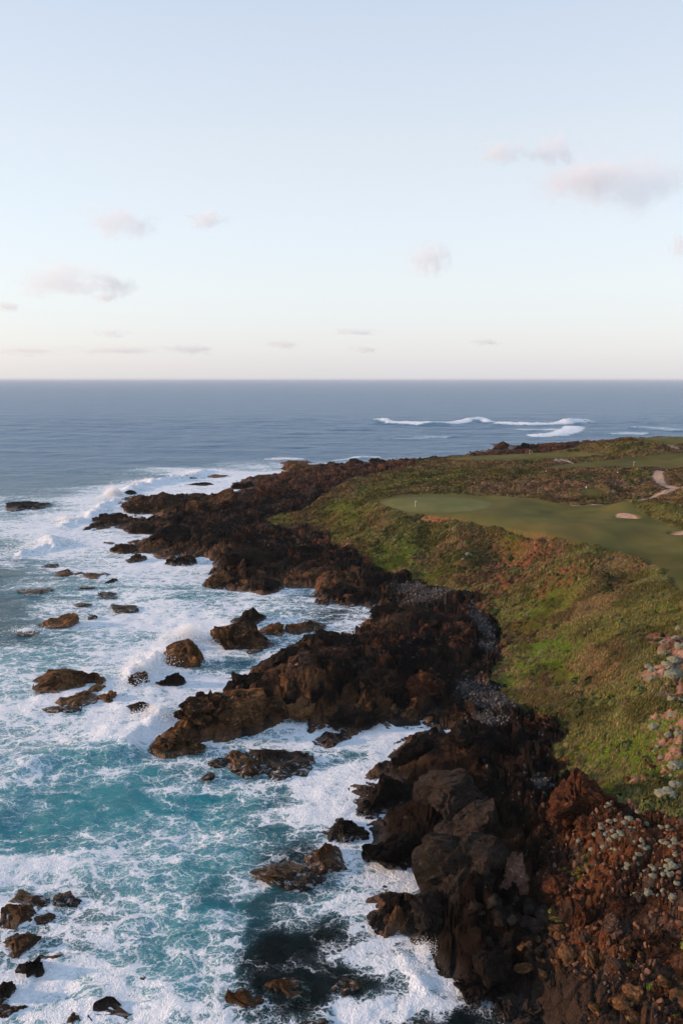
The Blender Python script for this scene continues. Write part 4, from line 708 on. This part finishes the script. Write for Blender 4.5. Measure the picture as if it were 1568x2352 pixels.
for vx, vy, wp, lb in [(1547,1767,28,'largest round grey green cushion bush alone on the turf'),(1541,1782,12,'small cushion bush just below the largest round one'),(1531,1838,42,'sprawling lumpy cushion bush at the turf edge'),(1552,1822,30,'upper lobe bush behind the sprawling cushion bush'),(1540,1862,16,'small cushion bush under the sprawling one'),(1517,1745,13,'lone small cushion bush on reddish earth'),(1498,1674,24,'pale dome shaped cushion bush at the grass edge'),
 (1513,1710,12,'little cushion bush on the bare slope below the dome bush'),(1501,1722,7,'tiny cushion bush on the bare slope'),(1522,1779,7,'tiny cushion bush left of the largest round one'),(1519,1475,16,'cushion bush at the top tip of the pink scarp'),(1520,1497,15,'cushion bush on the upper pink scarp'),(1524,1521,24,'dark speckled cushion bush on the pink scarp'),(1488,1556,18,'left one of the paired cushion bushes by pale rock'),(1495,1566,20,'right one of the paired cushion bushes by pale rock'),
 (1495,1587,19,'smooth cushion bush under the paired bushes'),(1517,1603,15,'cushion bush in the heath beneath the pink ledge'),(1521,1615,12,'small oval cushion bush in the heath'),(1542,1614,20,'round two tone cushion bush below the pink ledge'),(1546,1642,20,'cushion bush on the pink slope under the ledge'),(1535,1686,17,'dull cushion bush on the reddish slope'),(1561,1682,22,'dark cushion bush at the picture edge'),(1547,1536,26,'wide cushion bush in the middle of the pink scarp'),(1533,1551,26,'flat cushion bush below the wide one'),(1542,1570,34,'long flat cushion bush along the pink ledge'),
 (1556,1458,18,'topmost cushion bush above the pink scarp'),(1552,1483,20,'broad cushion bush near the frame on pink scarp'),(1560,1505,24,'low cushion bush touching the frame edge'),(1462,1520,9,'single tiny cushion bush in the tussocks'),(1075,1283,16,'whitish cushion bush at the shore end of the gully'),(1063,1297,9,'small pale cushion bush below the whitish one'),(1562,1612,16,'cushion bush by the frame under the ledge')]: cushion(vx, vy, wp, lb)
KN = [(790,340),(920,340),(490,370),(620,440),(800,470),(870,460),(1000,500),(960,520),(1010,600),(700,540),(710,590),(640,620),(830,600),(750,660),(690,640),(860,690),(920,680),(790,740),(740,770),(860,780),(610,770),(470,710),(1130,690),(1190,710),(1060,700),(1100,790),(1130,740),(1210,840),(1060,850),(1350,660),(1470,660),(1480,710),(1390,710),(1440,740),(1490,800),(1420,830),(980,920),(970,960),(1130,900),(1190,890),(1260,920),(1340,940),(1400,950),(1460,930),(1430,1010),(1250,1030),(1350,1030),(1500,1100),(1130,1170),(1200,1200),(1080,1190),(1350,1200),(1460,1250),(1440,1275),(1100,340),(1200,430),(1340,520),(1400,530),(1500,510),(1430,400)]
for x, y in KN:
    big_ = 1.35 if (x, y) in ((1000,500),(1190,710),(1400,950),(1460,930),(1200,1200),(860,690)) else 1.0
    for e in range(2 if (x + y) % 20 else 1):
        dx, dy = (0, 0) if e == 0 else (rng.uniform(-50, 50), rng.uniform(-25, 35)); wq = rng.uniform(9, 13.5) * big_ * (1 if e == 0 else .62)
        cushion(1223 + (x + dx) * .22, 1787 + (y + dy) * .22, wq, ('large' if wq > 12.5 and big_ > 1 else 'middling' if e == 0 else 'small') + ' pale cushion bush on the ' + ('crest' if y < 450 else 'upper band' if y < 620 else 'middle band' if y < 780 else 'lower middle band' if y < 950 else 'lower band' if y < 1130 else 'bottom band') + (', seaward end,' if x < 700 else ', centre,' if x < 1050 else ', inland side,' if x < 1300 else ', by the frame,') + ' of the red knoll', 'cushion bushes on the red knoll')

# ------------------------------------------------------------------ golf things
def tube(r0, r1, h, seg=8):
    V = [(r * math.cos(6.283 * k / seg), r * math.sin(6.283 * k / seg), z) for z, r in ((0, r0), (h, r1)) for k in range(seg)]; F = [(k, (k + 1) % seg, seg + (k + 1) % seg, seg + k) for k in range(seg)]
    V += [(0, 0, h + r1 * .5)]; F += [(seg + k, seg + (k + 1) % seg, 2 * seg, 2 * seg) for k in range(seg)]
    me = bpy.data.meshes.new('t'); me.from_pydata(V, [], [f if f[2] != f[3] else f[:3] for f in F]); return me
def flag(vx, vy, label, h=2.3):
    c = hit(vx, vy); z = float(ground(c[0], c[1])); e = bpy.data.objects.new('golf_flag', None); col.objects.link(e); e.location = (c[0], c[1], z); tag(e, label, 'flag')
    link('pole', tube(.055, .045, h), 'white_paint', e)
    V = []; F = []
    for i in range(9):
        t = i / 8
        for z_ in (0, .42): V.append((t * .55, .07 * math.sin(t * 7) * t, h - .44 + z_ - .10 * t * (1 if z_ else -.3)))
    for i in range(8): F.append((2 * i, 2 * i + 2, 2 * i + 3, 2 * i + 1))
    me = fast_mesh('flag', V, F); o = link('flag', me, 'flag_cloth', e); sm = o.modifiers.new('thick', 'SOLIDIFY'); sm.thickness = .012
    link('cup', tube(.11, .11, .04, 12), 'wood', e)
flag(953, 1165, 'white flag on the nearest putting green on the headland'); flag(1454, 1069, 'pale flag on the far green behind the brown heath'); flag(1215, 1043, 'tiny flag on the distant fairway by the far rocks')
def marker(vx, vy, label, h=.9, wd=.32):
    c = hit(vx, vy); z = float(ground(c[0], c[1])); e = bpy.data.objects.new('marker_post', None); col.objects.link(e); e.location = (c[0], c[1], z); tag(e, label, 'post', 'white course posts')
    bm = bmesh.new(); bmesh.ops.create_cube(bm, size=1.0); bmesh.ops.scale(bm, vec=(wd, wd * .8, h), verts=bm.verts); bmesh.ops.translate(bm, vec=(0, 0, h / 2), verts=bm.verts); bmesh.ops.bevel(bm, geom=bm.edges[:], offset=.04, segments=1, affect='EDGES'); me = bpy.data.meshes.new('post'); bm.to_mesh(me); bm.free(); link('post', me, 'white_paint', e)
    link('cap', tube(wd * .7, wd * .5, .08), 'wood', e, loc=(0, 0, h + .003))
marker(1253,1086,'white post on the heath under the long fairway'); marker(1417,1094,'white post in the dark heath below the far green'); marker(1345,1123,'white post behind the small tee ground', .8); marker(1450,1143,'white post beside the cart path', .9, .45); marker(1530,1088,'white bin post at the top of the path loop', .9, .6); marker(1565,1126,'white post where path and loop join'); marker(1542,1031,'white post by the far bunker', 1.0, .5)
for vx, vy, a, b, lb in [(1493,1527,9,11,'small white stone standing in the heath left of pink scarp'),(1190,1272,10,4,'pale flat stone on the slope below the fairway'),(1345,1760,14,10,'split orange stone on the turf'),(1392,1757,12,10,'round pinkish stone on the turf')]:
    c = hit(vx, vy); rock(vx, vy, a, b, lb, 'rock_pink', z=c[2], name='stone', on='land', sub=3, cat='stone')
# timber edging along the seaward side of the fairway
# ------------------------------------------------------------------ spray of the breaking waves, sprinkler jet
drop = []
for k in range(2):
    V, F = ICO[2]; me = fast_mesh('droplet', V * (1 + .3 * (vnoise3(V * 2 + k, 9100 + k) - .5))[:, None], F); me.materials.append(MATS['spray_white']); drop.append(bpy.data.objects.new('droplet', me))
def spray(name, blobs_, label):
    pts, sz = [], []
    for vx, vy, wx_, hz, cnt, s in blobs_:
        c = P(vx, vy); q = rng.normal(size=(cnt, 3)); h = np.abs(rng.normal(size=cnt)) * hz * .55 * (1 - .35 * np.abs(q[:, 0])); pts.append(np.stack([c[0] + q[:, 0] * wx_, c[1] + q[:, 1] * wx_ * .6, .3 + np.maximum(h, 0)], 1)); sz.append(s * rng.uniform(.4, 1.2, cnt) * np.exp(-h / (hz * 1.2)))
    pts = np.concatenate(pts); sz = np.concatenate(sz); N = len(pts)
    return scatter(name, pts, np.stack([sz, sz, sz], 1), rng.uniform(0, 6.28, (N, 3)), np.ones((N, 3)), rng.integers(0, 2, N), drop, label, 'spray')
spray('sea_spray', [(262,1140,2.2,6.0,1600,.26),(255,1150,4,3.5,700,.24),(340,1110,5,3.2,900,.24),(440,1092,6,3.0,900,.24),(155,1198,3,3.5,700,.2),(115,1250,4,2.5,600,.18),(60,1262,4,1.8,300,.16),(322,1552,2.6,3.6,1500,.12),(372,1520,3.0,3.4,1300,.12),(430,1468,3.2,3.6,1500,.12),(300,1575,2.4,2.5,800,.11),(355,1645,1.8,2.2,900,.10),(378,1652,1.6,2.0,600,.10),(60,1452,2.0,1.0,260,.10),(978,2185,.8,1.2,400,.05),(965,2230,.9,.7,250,.05),(640,1056,5,2.2,300,.25),(1098,970,7,3,300,.5),(1340,971,8,3.5,400,.5),(878,972,5,2,200,.5)], 'white spray bursting where the swell hits the rocks')
m, n = mat('mist'); ob = n.n('ShaderNodeTexCoord').outputs['Object']; ln = n.n('ShaderNodeVectorMath', operation='LENGTH'); n.set(ln, 0, ob); pp = n.pos()
dn = n.rng(n.math('ADD', n.math('SUBTRACT', 1.0, ln.outputs['Value'], clamp=True), n.math('MULTIPLY', n.math('SUBTRACT', n.noise(pp, .8, 6, .65), .5), 1.9)), .22, .8)
vol = n.n('ShaderNodeVolumePrincipled'); n.set(vol, 'Color', (.99, .99, .99, 1)); n.set(vol, 'Density', n.math('MULTIPLY', dn, 1.0)); n.t.links.new(vol.outputs[0], n.out.inputs['Volume']); MATS['mist'] = m
mV, mF = ICO[3]; mme = fast_mesh('spray_mist', mV, mF); mme.materials.append(m)
for vx, vy, a_1, b_1, lb in [(258,1142,5.5,5.0,'tall burst of spray at the outer headland tip'),(345,1112,8,3.2,'long spray curtain along the breaker line'),(450,1092,8,3.0,'spray over the far end of the breaker line'),(155,1200,5,2.6,'low spray puff left of the black ledge'),(115,1252,5,2.2,'spray over the collapsing foam wave'),(320,1552,4.2,3.2,'spray veil over the half hidden brown rock'),(372,1518,4.5,3.0,'drifting spray left of the tall brown rock'),(432,1462,4.5,3.0,'spray plume behind the tall brown rock'),(362,1645,3.2,2.2,'spray falling by the rounded black rock')]:
    c = P(vx, vy); tag(link('spray_mist', mme, None, loc=(c[0], c[1], b_1 * .35), scale=(a_1, a_1 * .7, b_1)), lb, 'spray', 'spray bursts on the rocks', 'stuff')
c = hit(1316, 1064); z0 = float(ground(c[0], c[1])); N = 800; t = rng.uniform(0, 1, N); pts = np.stack([c[0] - t * 9 + rng.normal(0, .25, N), c[1] + t * 3 + rng.normal(0, .3, N), z0 + .3 + 4.2 * t * (1.45 - t) + rng.normal(0, .12, N) - np.abs(rng.normal(0, 1.0, N)) * t * .9], 1); sz = rng.uniform(.02, .05, N)
scatter('sprinkler_water', pts, np.stack([sz] * 3, 1), rng.uniform(0, 6.28, (N, 3)), np.ones((N, 3)), rng.integers(0, 2, N), drop, 'thin white arc of sprinkler water over the far fairway', 'water jet')

# ------------------------------------------------------------------ clouds
m, n = mat('cloud'); tcn = n.n('ShaderNodeTexCoord'); ob = tcn.outputs['Object']; ln = n.n('ShaderNodeVectorMath', operation='LENGTH'); n.set(ln, 0, ob); oi = n.n('ShaderNodeObjectInfo')
off = n.vec('ADD', n.vec('SCALE', oi.outputs['Location'], scale=.0013), n.mapping(ob, scale=(1.5, 1.2, .8)))
nz = n.noise(off, 1.9, 8, .62); fall = n.math('SUBTRACT', 1.0, ln.outputs['Value'], clamp=True)
dn = n.rng(n.math('ADD', n.math('MULTIPLY', fall, .75), n.math('MULTIPLY', n.math('SUBTRACT', nz, .5), 2.1)), .2, .62)
vol = n.n('ShaderNodeVolumePrincipled'); n.set(vol, 'Color', (.99, .985, .99, 1)); n.set(vol, 'Density', n.math('MULTIPLY', dn, n.math('DIVIDE', 1.4, n.attr('thick', 'OBJECT', 'Fac')))); n.set(vol, 'Anisotropy', .1)
n.t.links.new(vol.outputs[0], n.out.inputs['Volume']); MATS['cloud'] = m
CV, CF = ICO[3]; cme = fast_mesh('cloud', CV * (1 + .18 * (vnoise3(CV * 1.7, 9300) - .5))[:, None], CF); cme.materials.append(m)
for vx, vy, a, b, lb in [(1410,415,190,62,'largest grey cloud bank high at the right edge'),(1325,412,80,46,'pinkish front puff of the largest cloud bank'),(1268,345,55,34,'faint puff above the largest cloud bank'),(1150,350,75,26,'thin veil left of the faint puff'),(275,512,90,34,'soft grey cloud high on the left'),(475,505,60,20,'thin wisp right of the soft grey cloud'),(150,648,130,36,'long pink tinged cloud low on the left'),(265,656,58,24,'ragged end puff of the long pink cloud'),(983,592,56,42,'single round blue grey cloud at the middle right'),
 (240,685,32,10,'tiny shred under the long pink cloud'),(12,703,40,12,'small cloud at the left edge'),(255,765,46,9,'small dark cloud sliver above the horizon'),(648,791,50,11,'flat grey cloud sliver near the centre of the horizon'),(440,802,75,12,'long low cloud sliver between two others at the horizon'),(270,803,120,12,'widest low cloud streak on the left horizon'),(836,803,48,9,'faint small streak on the horizon'),(1115,785,46,9,'small faint cloud above the far breakers'),(820,763,66,8,'hair thin cloud over the horizon'),(60,805,110,10,'pale low streak at the far left horizon'),(1566,565,30,26,'dim puff at the right edge')]:
    d = ray(vx, vy); el = math.atan2(d[2], math.hypot(d[0], d[1])); D = min(1300 / math.tan(max(el, .02)), 17000); t = D / d[1]; c = np.array([d[0] * t, d[1] * t, CAMZ + d[2] * t]); k = np.linalg.norm(c - (0, 0, CAMZ)) / FPX
    o = link('cloud', cme, None, loc=tuple(c), scale=(a * k * 1.15, a * k * .8, b * k * 1.35)); o['thick'] = float(a * k * 1.2); tag(o, lb, 'cloud', 'evening clouds')

# ------------------------------------------------------------------ sea haze, thin and even
bm = bmesh.new(); bmesh.ops.create_cube(bm, size=1.0); hz = bpy.data.meshes.new('haze'); bm.to_mesh(hz); bm.free()
m, n = mat('haze'); vol = n.n('ShaderNodeVolumePrincipled'); n.set(vol, 'Color', (.92, .94, .97, 1)); n.set(vol, 'Density', 3.2e-5); n.t.links.new(vol.outputs[0], n.out.inputs['Volume']); hz.materials.append(m); MATS['haze'] = m
o = link('haze', hz, None, loc=(0, 60000, 25.5), scale=(260000, 130000, 71.0)); tag(o, 'thin pale sea haze softening the horizon', 'haze', kind='stuff')
